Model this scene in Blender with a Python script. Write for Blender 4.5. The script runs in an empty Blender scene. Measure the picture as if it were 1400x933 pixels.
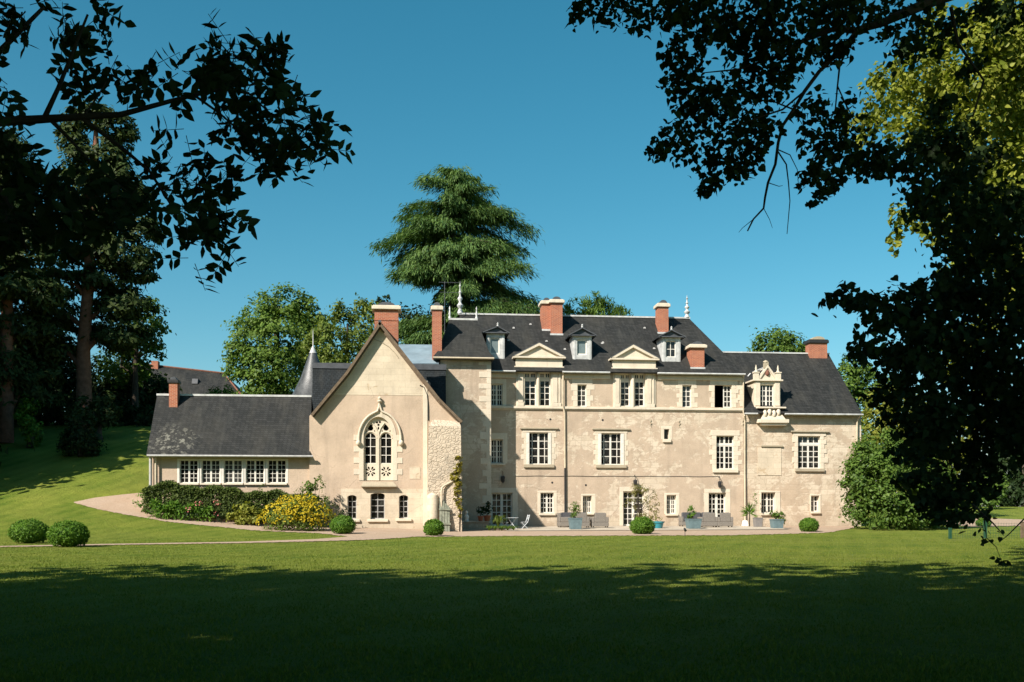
import bpy, bmesh, math, random
import numpy as np
from mathutils import Vector
R = math.radians
rng = np.random.default_rng(7); random.seed(7)
scene = bpy.context.scene
COL = scene.collection

# ------------------------------------------------------------------ camera
F = 1400 * 35 / 36.0            # focal length in photo pixels
HOR = 695.0                     # eye level row of the photograph
TH = R(5.5)
FW = np.array([math.sin(TH), math.cos(TH), 0.0]); RT = np.array([math.cos(TH), -math.sin(TH), 0.0]); UP = np.array([0, 0, 1.0])
CAM = np.array([-66 * math.sin(TH), -66 * math.cos(TH), 1.25])
cam = bpy.data.cameras.new('camera'); cam.lens = 35; cam.sensor_width = 36
cam.shift_y = (HOR - 466.5) / 1400.0
cam.clip_start = 0.1; cam.clip_end = 6000
co = bpy.data.objects.new('camera', cam); COL.objects.link(co)
co.location = CAM; co.rotation_euler = (R(90), 0, -TH)
scene.camera = co

# ------------------------------------------------------------------ light
SUN = Vector((1.1, 1.0, -1.2)).normalized()
sl = bpy.data.lights.new('sun', 'SUN'); sl.energy = 5.0; sl.angle = R(0.53); sl.color = (1.0, 0.925, 0.825)
so = bpy.data.objects.new('sun', sl); COL.objects.link(so); so.location = (-60, -60, 70)
so.rotation_euler = SUN.to_track_quat('-Z', 'Y').to_euler()
w = bpy.data.worlds.new('World'); scene.world = w; w.use_nodes = True
wt = w.node_tree; bg = wt.nodes['Background']
sky = wt.nodes.new('ShaderNodeTexSky'); sky.sky_type = 'NISHITA'; sky.sun_disc = False
sky.sun_elevation = math.asin(-SUN.z); sky.sun_rotation = math.atan2(-SUN.x, -SUN.y) % (2 * math.pi)
sky.altitude = 100; sky.air_density = 1.0; sky.dust_density = 0.9; sky.ozone_density = 3.0
hs = wt.nodes.new('ShaderNodeHueSaturation'); hs.inputs['Hue'].default_value = 0.465; hs.inputs['Saturation'].default_value = 1.32
wt.links.new(sky.outputs[0], hs.inputs['Color']); wt.links.new(hs.outputs[0], bg.inputs[0]); bg.inputs[1].default_value = 0.075
scene.view_settings.view_transform = 'Standard'; scene.view_settings.look = 'None'
scene.view_settings.exposure = 0.72; scene.view_settings.gamma = 1.0
scene.cycles.max_bounces = 6; scene.cycles.diffuse_bounces = 3; scene.cycles.transparent_max_bounces = 8

# ------------------------------------------------------------------ projection helpers: from a photo pixel to a real place
def ray(px, py): return FW + RT * (px - 700) / F + UP * (HOR - py) / F
def P(px, py, Y):
    d = ray(px, py); t = (Y - CAM[1]) / d[1]; p = CAM + d * t
    return float(p[0]), float(p[2])
def PX(px, Y): return P(px, HOR, Y)[0]
def PZ(px, py, Y): return P(px, py, Y)[1]
def at(px, py, d): return CAM + ray(px, py) * d
def sm(x, a=0.0, b=1.0):
    t = np.clip((x - a) / (b - a), 0, 1); return t * t * (3 - 2 * t)
def ud(x, y):
    return (x - CAM[0]) * RT[0] + (y - CAM[1]) * RT[1], (x - CAM[0]) * FW[0] + (y - CAM[1]) * FW[1]
def xy(u, d): return CAM[0] + RT[0] * u + FW[0] * d, CAM[1] + RT[1] * u + FW[1] * d
def gud(u, d):
    z = -0.4 + 0.2 * np.clip(d / 54, 0, 1) + 0.2 * sm(d, 54, 64)
    z = z + 8.5 * sm(d, 46, 88) * sm(-u, 8, 27) + 0.22 * sm(-u, 2, 8) * sm(d, 46, 57)
    z = z + 1.4 * sm(u, 20, 34) * sm(d, 66, 112)
    z = z + 0.05 * np.sin(u * 0.31 + 1) * np.sin(d * 0.23) * sm(d, 4, 20) * (1 - sm(d, 46, 54))
    return z
def g(x, y): u, d = ud(x, y); return float(gud(u, d))
def ground(px, py):
    r_ = ray(px, py); d = 4.0; last = d
    while d < 260:
        p = CAM + r_ * d
        if p[2] < g(p[0], p[1]):
            a, b = last, d
            for _ in range(24):
                m = (a + b) / 2; q = CAM + r_ * m
                if q[2] < g(q[0], q[1]): b = m
                else: a = m
            q = CAM + r_ * b
            return float(q[0]), float(q[1]), g(q[0], q[1])
        last = d; d += 0.4
    q = CAM + r_ * d
    return float(q[0]), float(q[1]), g(q[0], q[1])

# ------------------------------------------------------------------ object helpers
def tag(o, label=None, cat=None, group=None, kind=None):
    if label: o['label'] = label
    if cat: o['category'] = cat
    if group: o['group'] = group
    if kind: o['kind'] = kind
    return o
def wloc(o):
    v = Vector((0, 0, 0))
    while o is not None: v = v + o.location; o = o.parent
    return v
def empty(name, loc=(0, 0, 0), rz=0):
    o = bpy.data.objects.new(name, None); COL.objects.link(o); o.location = loc; o.rotation_euler[2] = rz
    o.empty_display_size = 0.3
    return o
def link(name, me, m, parent=None, world=True):
    """link a mesh; world=True: its vertices are world coordinates"""
    if m is not None: me.materials.append(m)
    o = bpy.data.objects.new(name, me); COL.objects.link(o)
    if parent is not None:
        o.parent = parent
        if world: o.location = -wloc(parent)
    return o
def rebase(o, loc):
    """move a top-level object's origin to loc without moving its geometry"""
    loc = Vector(loc); me = o.data
    n = len(me.vertices); a = np.empty(n * 3); me.vertices.foreach_get('co', a)
    a = a.reshape(-1, 3) - np.array(loc); me.vertices.foreach_set('co', a.ravel()); me.update(); o.location = loc
    return o
class MB:
    def __init__(s): s.v = []; s.f = []; s.sm = False
    def add(s, vs, fs):
        b = len(s.v); s.v += [tuple(map(float, v)) for v in vs]; s.f += [tuple(b + i for i in f) for f in fs]; return s
    def box(s, x0, x1, y0, y1, z0, z1):
        return s.add([(x0, y0, z0), (x1, y0, z0), (x1, y1, z0), (x0, y1, z0), (x0, y0, z1), (x1, y0, z1), (x1, y1, z1), (x0, y1, z1)],
                     [(0, 3, 2, 1), (4, 5, 6, 7), (0, 1, 5, 4), (1, 2, 6, 5), (2, 3, 7, 6), (3, 0, 4, 7)])
    def frus(s, x0, x1, y0, y1, z0, X0, X1, Y0, Y1, z1):
        return s.add([(x0, y0, z0), (x1, y0, z0), (x1, y1, z0), (x0, y1, z0), (X0, Y0, z1), (X1, Y0, z1), (X1, Y1, z1), (X0, Y1, z1)],
                     [(0, 3, 2, 1), (4, 5, 6, 7), (0, 1, 5, 4), (1, 2, 6, 5), (2, 3, 7, 6), (3, 0, 4, 7)])
    def quad(s, *p): return s.add(p, [tuple(range(len(p)))])
    def prism(s, poly, y0, y1):
        """polygon in (x, z) pushed from y0 to y1"""
        n = len(poly); vs = [(x, y0, z) for x, z in poly] + [(x, y1, z) for x, z in poly]
        return s.add(vs, [tuple(range(n)), tuple(range(2 * n - 1, n - 1, -1))] + [(i, i + n, (i + 1) % n + n, (i + 1) % n) for i in range(n)])
    def slab(s, pts, th):
        """sloping sheet (roof plane) given thickness downwards along its normal"""
        p = [Vector(q) for q in pts]; nn = (p[1] - p[0]).cross(p[2] - p[0]).normalized()
        if nn.z < 0: nn = -nn
        n = len(p); vs = p + [q - nn * th for q in p]
        return s.add(vs, [tuple(range(n)), tuple(range(2 * n - 1, n - 1, -1))] + [(i, i + n, (i + 1) % n + n, (i + 1) % n) for i in range(n)])
    def tube(s, pts, rad, n=8, cap=True):
        pts = [Vector(p) for p in pts]; rad = rad if hasattr(rad, '__len__') else [rad] * len(pts)
        t = (pts[1] - pts[0]).normalized(); a = t.orthogonal().normalized(); vs = []; fs = []
        for i, p in enumerate(pts):
            if i == 0: t = pts[1] - pts[0]
            elif i == len(pts) - 1: t = pts[-1] - pts[-2]
            else: t = pts[i + 1] - pts[i - 1]
            t = t.normalized() if t.length > 1e-9 else Vector((0, 0, 1))
            a = (a - t * a.dot(t)); a = a.normalized() if a.length > 1e-6 else t.orthogonal().normalized(); b = t.cross(a)
            for k in range(n):
                w_ = 2 * math.pi * k / n; vs.append(p + (a * math.cos(w_) + b * math.sin(w_)) * rad[i])
        for i in range(len(pts) - 1):
            for k in range(n):
                k2 = (k + 1) % n; fs.append((i * n + k, i * n + k2, (i + 1) * n + k2, (i + 1) * n + k))
        if cap: fs += [tuple(range(n - 1, -1, -1)), tuple((len(pts) - 1) * n + k for k in range(n))]
        s.sm = True
        return s.add(vs, fs)
    def lathe(s, prof, c=(0, 0, 0), n=16):
        vs = []; fs = []
        for r_, z in prof:
            for k in range(n):
                w_ = 2 * math.pi * k / n; vs.append((c[0] + r_ * math.cos(w_), c[1] + r_ * math.sin(w_), c[2] + z))
        for i in range(len(prof) - 1):
            for k in range(n):
                k2 = (k + 1) % n; fs.append((i * n + k, i * n + k2, (i + 1) * n + k2, (i + 1) * n + k))
        s.sm = True
        return s.add(vs, fs)
    def sphere(s, c, r_, n=10, m=7):
        rr = r_ if hasattr(r_, '__len__') else (r_,) * 3
        vs = []; fs = []
        for i in range(m + 1):
            ph = math.pi * i / m
            for k in range(n):
                w_ = 2 * math.pi * k / n
                vs.append((c[0] + rr[0] * math.sin(ph) * math.cos(w_), c[1] + rr[1] * math.sin(ph) * math.sin(w_), c[2] - rr[2] * math.cos(ph)))
        for i in range(m):
            for k in range(n):
                k2 = (k + 1) % n; fs.append((i * n + k, i * n + k2, (i + 1) * n + k2, (i + 1) * n + k))
        s.sm = True
        return s.add(vs, fs)
    def build(s, name, m, parent=None, world=True, smooth=False, bevel=0):
        me = bpy.data.meshes.new(name); me.from_pydata(s.v, [], s.f); me.update()
        if smooth or s.sm:
            me.polygons.foreach_set('use_smooth', [True] * len(me.polygons))
            if not smooth and hasattr(me, 'set_sharp_from_angle'): me.set_sharp_from_angle(angle=R(42))
        o = link(name, me, m, parent, world)
        if bevel:
            b = o.modifiers.new('bevel', 'BEVEL'); b.width = bevel; b.segments = 2; b.limit_method = 'ANGLE'
        return o
def holed(outer, holes, Y):
    """flat wall sheet in the plane y = Y with openings; returns a bmesh"""
    bm = bmesh.new(); es = []
    for lp in [outer] + holes:
        vs = [bm.verts.new((x, Y, z)) for x, z in lp]
        for i in range(len(vs)): es.append(bm.edges.new((vs[i], vs[(i + 1) % len(vs)])))
    bmesh.ops.triangle_fill(bm, use_beauty=True, use_dissolve=False, edges=es, normal=(0, -1, 0))
    return bm
def extrude_bm(bm, dy):
    r_ = bmesh.ops.extrude_face_region(bm, geom=bm.faces[:])
    bmesh.ops.translate(bm, vec=(0, dy, 0), verts=[v for v in r_['geom'] if isinstance(v, bmesh.types.BMVert)])
    return bm
def bm_obj(name, bm, m, parent=None):
    me = bpy.data.meshes.new(name); bm.to_mesh(me); bm.free(); return link(name, me, m, parent)
def copy_tree(o, parent=None):
    c = o.copy(); COL.objects.link(c); c.parent = parent
    for ch in [q for q in bpy.data.objects if q.parent == o]: copy_tree(ch, c)
    return c

# ------------------------------------------------------------------ materials
class NT:
    def __init__(s, name):
        s.m = bpy.data.materials.new(name); s.m.use_nodes = True; s.t = s.m.node_tree; s.b = s.t.nodes['Principled BSDF']
        s.out = s.t.nodes['Material Output']
    def n(s, typ, props=None, **inp):
        x = s.t.nodes.new('ShaderNode' + typ)
        for k, v in (props or {}).items(): setattr(x, k, v)
        for k, v in inp.items(): s.set(x, k, v)
        return x
    def set(s, x, k, v):
        k = k.replace('_', ' ') if isinstance(k, str) else k
        sock = x.inputs[k]
        if isinstance(v, bpy.types.Node): s.t.links.new(v.outputs[0], sock)
        elif isinstance(v, bpy.types.NodeSocket): s.t.links.new(v, sock)
        else:
            if hasattr(v, '__len__') and sock.type == 'RGBA' and len(v) == 3: v = (*v, 1)
            sock.default_value = v
    def coord(s, mode='obj'):
        tc = s.n('TexCoord').outputs['Object']
        if mode == 'obj': return tc
        sp = s.n('SeparateXYZ', Vector=tc)
        a = s.n('Math', {'operation': 'ADD'}); s.set(a, 0, sp.outputs[0]); s.set(a, 1, sp.outputs[1])
        c = s.n('CombineXYZ', X=a.outputs[0], Y=sp.outputs[2]); return c.outputs[0]
    def noise(s, co, scale, detail=6, rough=0.6, dist=0.0):
        return s.n('TexNoise', Vector=co, Scale=scale, Detail=detail, Roughness=rough, Distortion=dist).outputs[0]
    def ramp(s, fac, lo, hi):
        return s.n('MapRange', Value=fac, From_Min=lo, From_Max=hi).outputs[0]
    def mix(s, fac, a, b, mode='MIX'):
        x = s.n('MixRGB', {'blend_type': mode}); s.set(x, 0, fac); s.set(x, 1, a); s.set(x, 2, b); return x.outputs[0]
    def mul(s, a, b):
        x = s.n('Math', {'operation': 'MULTIPLY'}); s.set(x, 0, a); s.set(x, 1, b); return x.outputs[0]
    def add(s, a, b):
        x = s.n('Math', {'operation': 'ADD'}); s.set(x, 0, a); s.set(x, 1, b); return x.outputs[0]
    def stretch(s, co, sx, sy, sz): return s.n('Mapping', Vector=co, Scale=(sx, sy, sz)).outputs[0]
    def bump(s, h, strength=0.3, dist=0.05):
        b = s.n('Bump', Height=h, Strength=strength, Distance=dist); s.t.links.new(b.outputs[0], s.b.inputs['Normal']); return b
    def done(s, col, rough=0.85, spec=0.3, metal=0.0):
        s.set(s.b, 'Base Color', col); s.set(s.b, 'Roughness', rough); s.set(s.b, 'Metallic', metal)
        s.b.inputs['Specular IOR Level'].default_value = spec
        return s.m
def plain(name, col, rough=0.7, var=0.25, scale=6, metal=0.0, spec=0.3, bump=0.1):
    t = NT(name); c = t.coord(); nz = t.noise(c, scale)
    k = t.mix(t.ramp(nz, 0.3, 0.7), tuple(x * (1 - var) for x in col), tuple(min(1, x * (1 + var * 0.6)) for x in col))
    if bump: t.bump(t.noise(c, scale * 8, 4), bump, 0.02)
    return t.done(k, rough, spec, metal)

def wall_mat(name, base, stone, amount, ash=False, grey=0.35):
    """old lime render that has worn off the pale stone behind it in patches"""
    t = NT(name); c = t.coord(); f = t.coord('flat')
    n1 = t.mix(0.42, t.noise(c, 0.5, 9, 0.66, 0.6), t.noise(t.stretch(c, 1, 1, 1.5), 1.7, 8, 0.7, 0.8))
    mask = t.ramp(n1, amount + 0.02, amount - 0.02) if amount < 0.5 else t.ramp(n1, amount - 0.02, amount + 0.02)
    br = t.n('TexBrick', {'offset': 0.5}, Vector=f, Color1=(1, 1, 1), Color2=(.78, .76, .72), Mortar=(.52, .48, .42), Scale=1.0,
             Mortar_Size=0.012, Brick_Width=0.85, Row_Height=0.36, Bias=0.0)
    st = t.mix(0.75, stone, br.outputs[0], 'MULTIPLY')
    b1 = t.mix(t.ramp(t.noise(c, 0.9, 6), 0.3, 0.7), tuple(x * 0.84 for x in base), tuple(x * 1.1 for x in base))
    if ash: b1 = t.mix(0.35, b1, br.outputs[0], 'MULTIPLY')
    k = t.mix(t.mul(mask, 0.85), b1, st)
    streak = t.noise(t.stretch(c, 1.6, 1.6, 0.16), 1.1, 6)
    k = t.mix(t.mul(t.ramp(streak, 0.55, 0.78), 0.45), k, (base[0] * 0.5, base[1] * 0.5, base[2] * 0.52))
    blot = t.noise(c, 0.23, 7, 0.65)
    k = t.mix(t.mul(t.ramp(blot, 0.55, 0.72), grey * .8), k, (0.31, 0.27, 0.22))
    sz = t.n('SeparateXYZ', Vector=c).outputs[2]
    damp = t.ramp(t.add(sz, t.mul(t.noise(c, 1.3, 7, .7), 1.9)), 1.9, .7)
    k = t.mix(t.mul(damp, .55), k, (0.27, 0.225, 0.165))
    cr = t.n('TexVoronoi', {'feature': 'DISTANCE_TO_EDGE'}, Vector=t.mix(.25, c, t.n('TexNoise', Vector=c, Scale=1.2, Detail=5).outputs[1]), Scale=.55)
    k = t.mix(t.mul(t.ramp(cr.outputs[0], .006, .001), t.mul(t.ramp(t.noise(c, .5, 3), .5, .6), .5)), k, (0.16, 0.12, 0.085))
    k = t.mix(t.mul(t.ramp(t.noise(c, 5.0, 8, 0.7), 0.55, 0.75), 0.28), k, (0.24, 0.18, 0.12))
    k = t.mix(t.mul(t.ramp(t.noise(c, 14, 6, 0.75), 0.5, 0.8), 0.3), k, tuple(min(1, x * 1.25) for x in stone))
    h = t.add(t.mul(mask, -0.5), t.noise(c, 9, 8, 0.7))
    t.bump(h, 0.35, 0.05)
    return t.done(k, 0.92, 0.15)
M = {}
M['plaster'] = wall_mat('aged_render', (0.475, 0.372, 0.275), (0.66, 0.565, 0.44), 0.53)
M['ashlar'] = wall_mat('worn_ashlar', (0.50, 0.395, 0.29), (0.65, 0.555, 0.43), 0.50, True, 0.3)
M['gable_render'] = wall_mat('smooth_render', (0.52, 0.40, 0.295), (0.62, 0.51, 0.38), 0.66, False, 0.14)
M['gable_stone'] = wall_mat('gable_ashlar', (0.63, 0.535, 0.405), (0.55, 0.42, 0.28), 0.58, True, 0.12)
def rubble():
    t = NT('rubble_stone'); c = t.coord(); f = t.coord('flat')
    v = t.n('TexVoronoi', Vector=t.n('Mapping', Vector=t.mix(.06, f, t.n('TexNoise', Vector=f, Scale=2.5).outputs[1]), Scale=(4.2, 6.6, 1)).outputs[0], Scale=1.0); v2 = t.n('TexVoronoi', {'feature': 'DISTANCE_TO_EDGE'}, Vector=t.n('Mapping', Vector=t.mix(.06, f, t.n('TexNoise', Vector=f, Scale=2.5).outputs[1]), Scale=(4.2, 6.6, 1)).outputs[0], Scale=1.0)
    k = t.mix(v.outputs['Color'], (0.42, 0.335, 0.245), (0.62, 0.53, 0.41))
    wash = t.ramp(t.noise(c, 1.6, 8, .7), .42, .58)
    k = t.mix(t.mul(t.ramp(v2.outputs[0], 0.12, 0.02), 0.6), k, (0.2, 0.15, 0.1)); k = t.mix(t.add(.45, t.mul(wash, .5)), k, (0.56, 0.465, 0.355))
    k = t.mix(t.mul(t.ramp(t.noise(c, 0.7, 7, .7), .56, .7), .6), k, (0.17, 0.16, 0.13))
    t.bump(t.add(t.ramp(v2.outputs[0], 0.0, 0.12), t.mul(t.noise(c, 6, 6), 2)), 0.55, 0.05)
    return t.done(k, 0.95, 0.1)
M['rubble'] = rubble()
def trim(name, col):
    t = NT(name); c = t.coord()
    k = t.mix(t.ramp(t.noise(c, 1.3, 7), .3, .7), tuple(x * .86 for x in col), tuple(x * 1.06 for x in col))
    k = t.mix(t.mul(t.ramp(t.noise(t.stretch(c, 2, 2, .4), 1.6, 7, .7), .55, .75), .55), k, tuple(x * .52 for x in col))
    k = t.mix(t.mul(t.ramp(t.noise(c, 9, 6, .7), .55, .75), .25), k, (0.3, 0.24, 0.16))
    t.bump(t.noise(c, 11, 8, .7), 0.3, 0.04)
    return t.done(k, 0.9, 0.15)
M['stone'] = trim('pale_dressed_stone', (0.66, 0.575, 0.45)); M['stone_dark'] = trim('weathered_stone', (0.40, 0.34, 0.245))
def slate(name, tint=(1, 1, 1), lich=0.35, spot=None):
    t = NT(name); c = t.coord(); f = t.stretch(t.coord('flat'), 1, 1.35, 1)
    br = t.n('TexBrick', {'offset': 0.5}, Vector=f, Color1=(0.020, 0.0212, 0.020), Color2=(0.036, 0.0365, 0.035), Mortar=(0.008, 0.008, 0.008), Scale=1.0,
             Mortar_Size=0.012, Brick_Width=0.24, Row_Height=0.17, Bias=-0.1)
    k = t.mix(1.0, br.outputs[0], (*tint, 1), 'MULTIPLY')
    k = t.mix(t.mul(t.ramp(t.noise(t.stretch(c, 1, .5, .5), .55, 7, .65), .48, .7), lich), k, (0.066, 0.06, 0.047))
    k = t.mix(t.mul(t.ramp(t.noise(t.stretch(c, 1.5, .3, .3), .8, 6), .52, .75), .5), k, (0.014, 0.016, 0.017))
    k = t.mix(t.mul(t.ramp(t.noise(c, 4.5, 8, .75), .62, .72), .35), k, (0.10, 0.095, 0.075))
    k = t.mix(t.mul(t.ramp(t.noise(t.stretch(c, 1.1, .22, .22), 1.9, 7, .7), .5, .72), .5), k, (0.058, 0.057, 0.05))
    if spot:   # lichen patch
        vd = t.n('VectorMath', {'operation': 'DISTANCE'}); t.set(vd, 0, c); vd.inputs[1].default_value = spot
        near = t.ramp(vd.outputs['Value'], 1.75, .6); k = t.mix(t.mul(near, t.ramp(t.noise(c, 3.2, 6, .75), .52, .58)), k, (0.17, 0.165, 0.135))
    t.bump(t.add(br.outputs['Fac'], t.noise(c, 10, 5)), 0.5, 0.02)
    return t.done(k, 0.72, 0.2)
M['slate'] = slate('slate_roof'); M['slate_cone'] = plain('shining_cone_slate', (0.062, 0.065, 0.065), .42, .5, 4, 0, .6, .4); M['slate_blue'] = slate('blue_slate', (0.72, 0.9, 1.05), .1)  # cone slate is paler: the shine of slate is put into its colour
def brick():
    t = NT('red_brick'); c = t.coord(); f = t.coord('flat')
    br = t.n('TexBrick', {'offset': 0.5}, Vector=f, Color1=(0.40, 0.125, 0.062), Color2=(0.30, 0.088, 0.05), Mortar=(0.42, 0.27, 0.19), Scale=1.0,
             Mortar_Size=0.010, Brick_Width=0.24, Row_Height=0.078, Bias=0.0)
    k = t.mix(t.mul(t.ramp(t.noise(c, 1.4, 7), .5, .75), .5), br.outputs[0], (0.22, 0.10, 0.07))
    t.bump(br.outputs['Fac'], -0.4, 0.01)
    return t.done(k, 0.9, 0.15)
M['brick'] = brick()
M['zinc'] = plain('weathered_zinc', (0.52, 0.52, 0.50), 0.5, 0.3, 3, 0.0, 0.5)
M['zinc_blue'] = plain('zinc_sheet', (0.22, 0.29, 0.33), 0.45, 0.25, 1.2, 0.0, 0.5)
M['lead'] = plain('dull_lead', (0.075, 0.08, 0.088), 0.55, 0.3, 3, 0.0, 0.4)
M['white'] = plain('white_window_paint', (0.70, 0.66, 0.585), 0.55, 0.12, 5)
M['greypaint'] = plain('grey_painted_timber', (0.42, 0.41, 0.39), 0.7, 0.25, 5)
M['cream'] = plain('cream_pipe_paint', (0.56, 0.47, 0.34), 0.6, 0.2, 3)
M['iron'] = plain('dark_iron', (0.03, 0.03, 0.03), 0.5, 0.3, 10)
M['timber'] = plain('aged_roof_timber', (0.16, 0.115, 0.075), 0.85, 0.35, 5)
M['olddoor'] = plain('flaking_green_timber', (0.24, 0.25, 0.19), 0.9, 0.45, 6)
def glass():
    t = NT('dark_window_glass'); c = t.coord()
    t.bump(t.noise(c, 1.6, 3), 0.16, 0.1)
    k = t.mix(t.ramp(t.noise(c, 1.1, 3), .4, .7), (0.006, 0.006, 0.006), (0.028, 0.026, 0.022))
    rn = t.n('ObjectInfo').outputs['Random']; k = t.mix(t.ramp(rn, .55, 1.0), k, (0.05, 0.05, 0.046))  # some windows paler: reflections and curtains put into the colour
    k = t.mix(t.mul(t.ramp(t.noise(c, 2.6, 4), .55, .62), t.ramp(rn, .2, .6)), k, (0.07, 0.072, 0.066))  # pale patches painted into the glass as uneven reflections
    return t.done(k, 0.05, 0.5)
M['glass'] = glass()
M['curtained'] = plain('glass_over_blind', (0.15, 0.19, 0.19), 0.12, 0.3, 2, 0, 0.5, 0)
M['void'] = plain('dark_room', (0.02, 0.018, 0.015), 0.9, 0.1, 3)  # near-black walls put the darkness of the unlit room into the colour
def wicker():
    t = NT('grey_wicker'); c = t.coord(); f = t.coord('flat')
    br = t.n('TexBrick', {'offset': .5}, Vector=f, Color1=(.31, .275, .23), Color2=(.24, .215, .18), Mortar=(.10, .09, .08), Scale=1.0, Mortar_Size=.008, Brick_Width=.09, Row_Height=.035)
    t.bump(br.outputs['Fac'], -.5, .01)
    return t.done(t.mix(t.mul(t.noise(c, 5), .3), br.outputs[0], (.24, .22, .2)), .7, .3)
M['wicker'] = wicker()
M['cushion'] = plain('charcoal_cushion', (0.075, 0.075, 0.08), 0.9, 0.2, 8)
M['planter'] = plain('grey_blue_planter', (0.125, 0.185, 0.20), 0.6, 0.2, 5)
M['turq'] = plain('turquoise_glaze', (0.03, 0.22, 0.27), 0.25, 0.2, 5, 0, .5)
M['terracotta'] = plain('terracotta', (0.45, 0.13, 0.06), 0.8, 0.2, 6)
M['greycube'] = plain('grey_pot', (0.21, 0.195, 0.185), 0.8, 0.15, 6)
M['metalgrey'] = plain('painted_garden_metal', (0.52, 0.55, 0.57), 0.45, 0.1, 6)
M['statue'] = plain('white_plaster_statue', (0.75, 0.72, 0.66), 0.7, 0.1, 9)
M['soil'] = plain('potting_soil', (0.03, 0.022, 0.015), 0.95, 0.3, 15)
M['greenpost'] = plain('green_fence_paint', (0.02, 0.075, 0.045), 0.5, 0.2, 6)
M['bark'] = plain('grey_brown_bark', (0.075, 0.06, 0.045), 0.95, 0.45, 3, 0, .1, .6)
M['bark_red'] = plain('red_fibrous_bark', (0.21, 0.10, 0.065), 0.95, 0.4, 3, 0, .1, .6)
M['paving'] = wall_mat('pale_paving', (0.60, 0.52, 0.42), (0.66, 0.58, 0.47), 0.5, False, .2)
def leaf(name, dark, light, trans=0.35, sat=0.35):
    t = NT(name); c = t.coord(); gm = t.n('NewGeometry')
    k = t.mix(gm.outputs['Random Per Island'], dark, light)
    k = t.mix(t.mul(t.ramp(t.noise(c, .7, 4), .35, .65), sat), k, tuple(x * .62 for x in dark))
    d = t.n('BsdfDiffuse', Color=k); tr = t.n('BsdfTranslucent', Color=t.mix(1, k, (1.15, 1.25, .6, 1), 'MULTIPLY'))
    gl = t.n('BsdfGlossy', Color=(.5, .5, .5), Roughness=.45)
    m1 = t.n('MixShader', Fac=trans); t.set(m1, 1, d); t.set(m1, 2, tr)
    m2 = t.n('MixShader', Fac=.014); t.set(m2, 1, m1); t.set(m2, 2, gl)
    t.t.links.new(m2.outputs[0], t.out.inputs[0]); t.t.nodes.remove(t.b)
    return t.m
M['l_cedar'] = leaf('cedar_needles', (0.055, 0.115, 0.04), (0.145, 0.225, 0.06), .25, .25)
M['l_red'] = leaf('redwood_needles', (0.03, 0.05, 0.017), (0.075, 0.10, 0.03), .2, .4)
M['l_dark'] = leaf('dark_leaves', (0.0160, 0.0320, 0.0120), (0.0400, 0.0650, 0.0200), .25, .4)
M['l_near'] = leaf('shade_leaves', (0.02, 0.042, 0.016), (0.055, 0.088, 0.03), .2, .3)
M['l_green'] = leaf('green_leaves', (0.07, 0.135, 0.026), (0.165, 0.24, 0.045), .3, .35)
M['l_mid'] = leaf('mid_green_leaves', (0.058, 0.115, 0.022), (0.145, 0.22, 0.04), .3, .35)
M['l_yellow'] = leaf('yellow_green_leaves', (0.1552, 0.1786, 0.0279), (0.3260, 0.3260, 0.0621), .35, .25)
M['l_yel2'] = leaf('lime_leaves', (0.085, 0.135, 0.024), (0.19, 0.23, 0.045), .3, .3)
M['l_maple'] = leaf('lime_maple_leaves', (0.13, 0.17, 0.02), (0.36, 0.37, 0.06), .35, .4)
M['l_box'] = leaf('clipped_box_leaves', (0.05, 0.125, 0.016), (0.14, 0.24, 0.03), .2, .15)
M['l_hedge'] = leaf('hedge_leaves', (0.045, 0.072, 0.018), (0.12, 0.155, 0.038), .25, .3)
M['l_ivy'] = leaf('golden_ivy', (0.16, 0.15, 0.02), (0.32, 0.26, 0.04), .3, .2)
M['l_tam'] = leaf('feathery_leaves', (0.15, 0.15, 0.04), (0.27, 0.24, 0.09), .35, .2)
M['l_lawn'] = leaf('lawn_blades', (0.09, 0.145, 0.016), (0.23, 0.255, 0.045), .3, .2)
M['f_yellow'] = leaf('yellow_petals', (0.42, 0.31, 0.015), (0.62, 0.48, 0.035), .2, .2)
M['f_pink'] = leaf('pink_petals', (0.60, 0.16, 0.17), (0.70, 0.30, 0.28), .25, .1)
def grass():
    t = NT('mown_grass'); c = t.coord()
    k = t.mix(t.ramp(t.noise(c, .35, 8, .65), .35, .65), (0.085, 0.138, 0.015), (0.195, 0.22, 0.034))
    k = t.mix(t.mul(t.ramp(t.noise(c, .12, 5), .5, .7), .5), k, (0.20, 0.20, 0.045))
    k = t.mix(t.mul(t.ramp(t.noise(t.stretch(c, 1, 1, 1), 9, 6, .8), .5, .72), .45), k, (0.055, 0.09, 0.012))
    k = t.mix(t.mul(t.ramp(t.noise(c, 2.2, 6, .7), .55, .75), .35), k, (0.23, 0.22, 0.06))
    wv = t.n('TexWave', {'bands_direction': 'X'}, Vector=t.n('Mapping', Vector=c, Rotation=(0, 0, R(24))).outputs[0], Scale=.28, Distortion=1.5, Detail=2)
    k = t.mix(t.mul(wv.outputs['Fac'], .34), k, (0.21, 0.24, 0.04))
    t.bump(t.add(t.noise(c, 14, 8, .8), t.mul(t.noise(c, 1.4, 5), 2)), .8, .12)
    return t.done(k, .95, .1)
M['grass'] = grass()
def gravel():
    t = NT('pinkish_gravel'); c = t.coord(); v = t.n('TexVoronoi', Vector=c, Scale=22.0)
    k = t.mix(v.outputs['Color'], (0.33, 0.24, 0.17), (0.46, 0.35, 0.26))
    k = t.mix(t.mul(t.ramp(t.noise(c, .6, 6), .45, .7), .6), k, (0.36, 0.25, 0.165))
    k = t.mix(t.mul(t.ramp(t.noise(c, 2, 7, .7), .58, .72), .4), k, (0.16, 0.16, 0.06))
    t.bump(v.outputs['Distance'], .5, .03)
    return t.done(k, .95, .1)
M['gravel'] = gravel()

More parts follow.
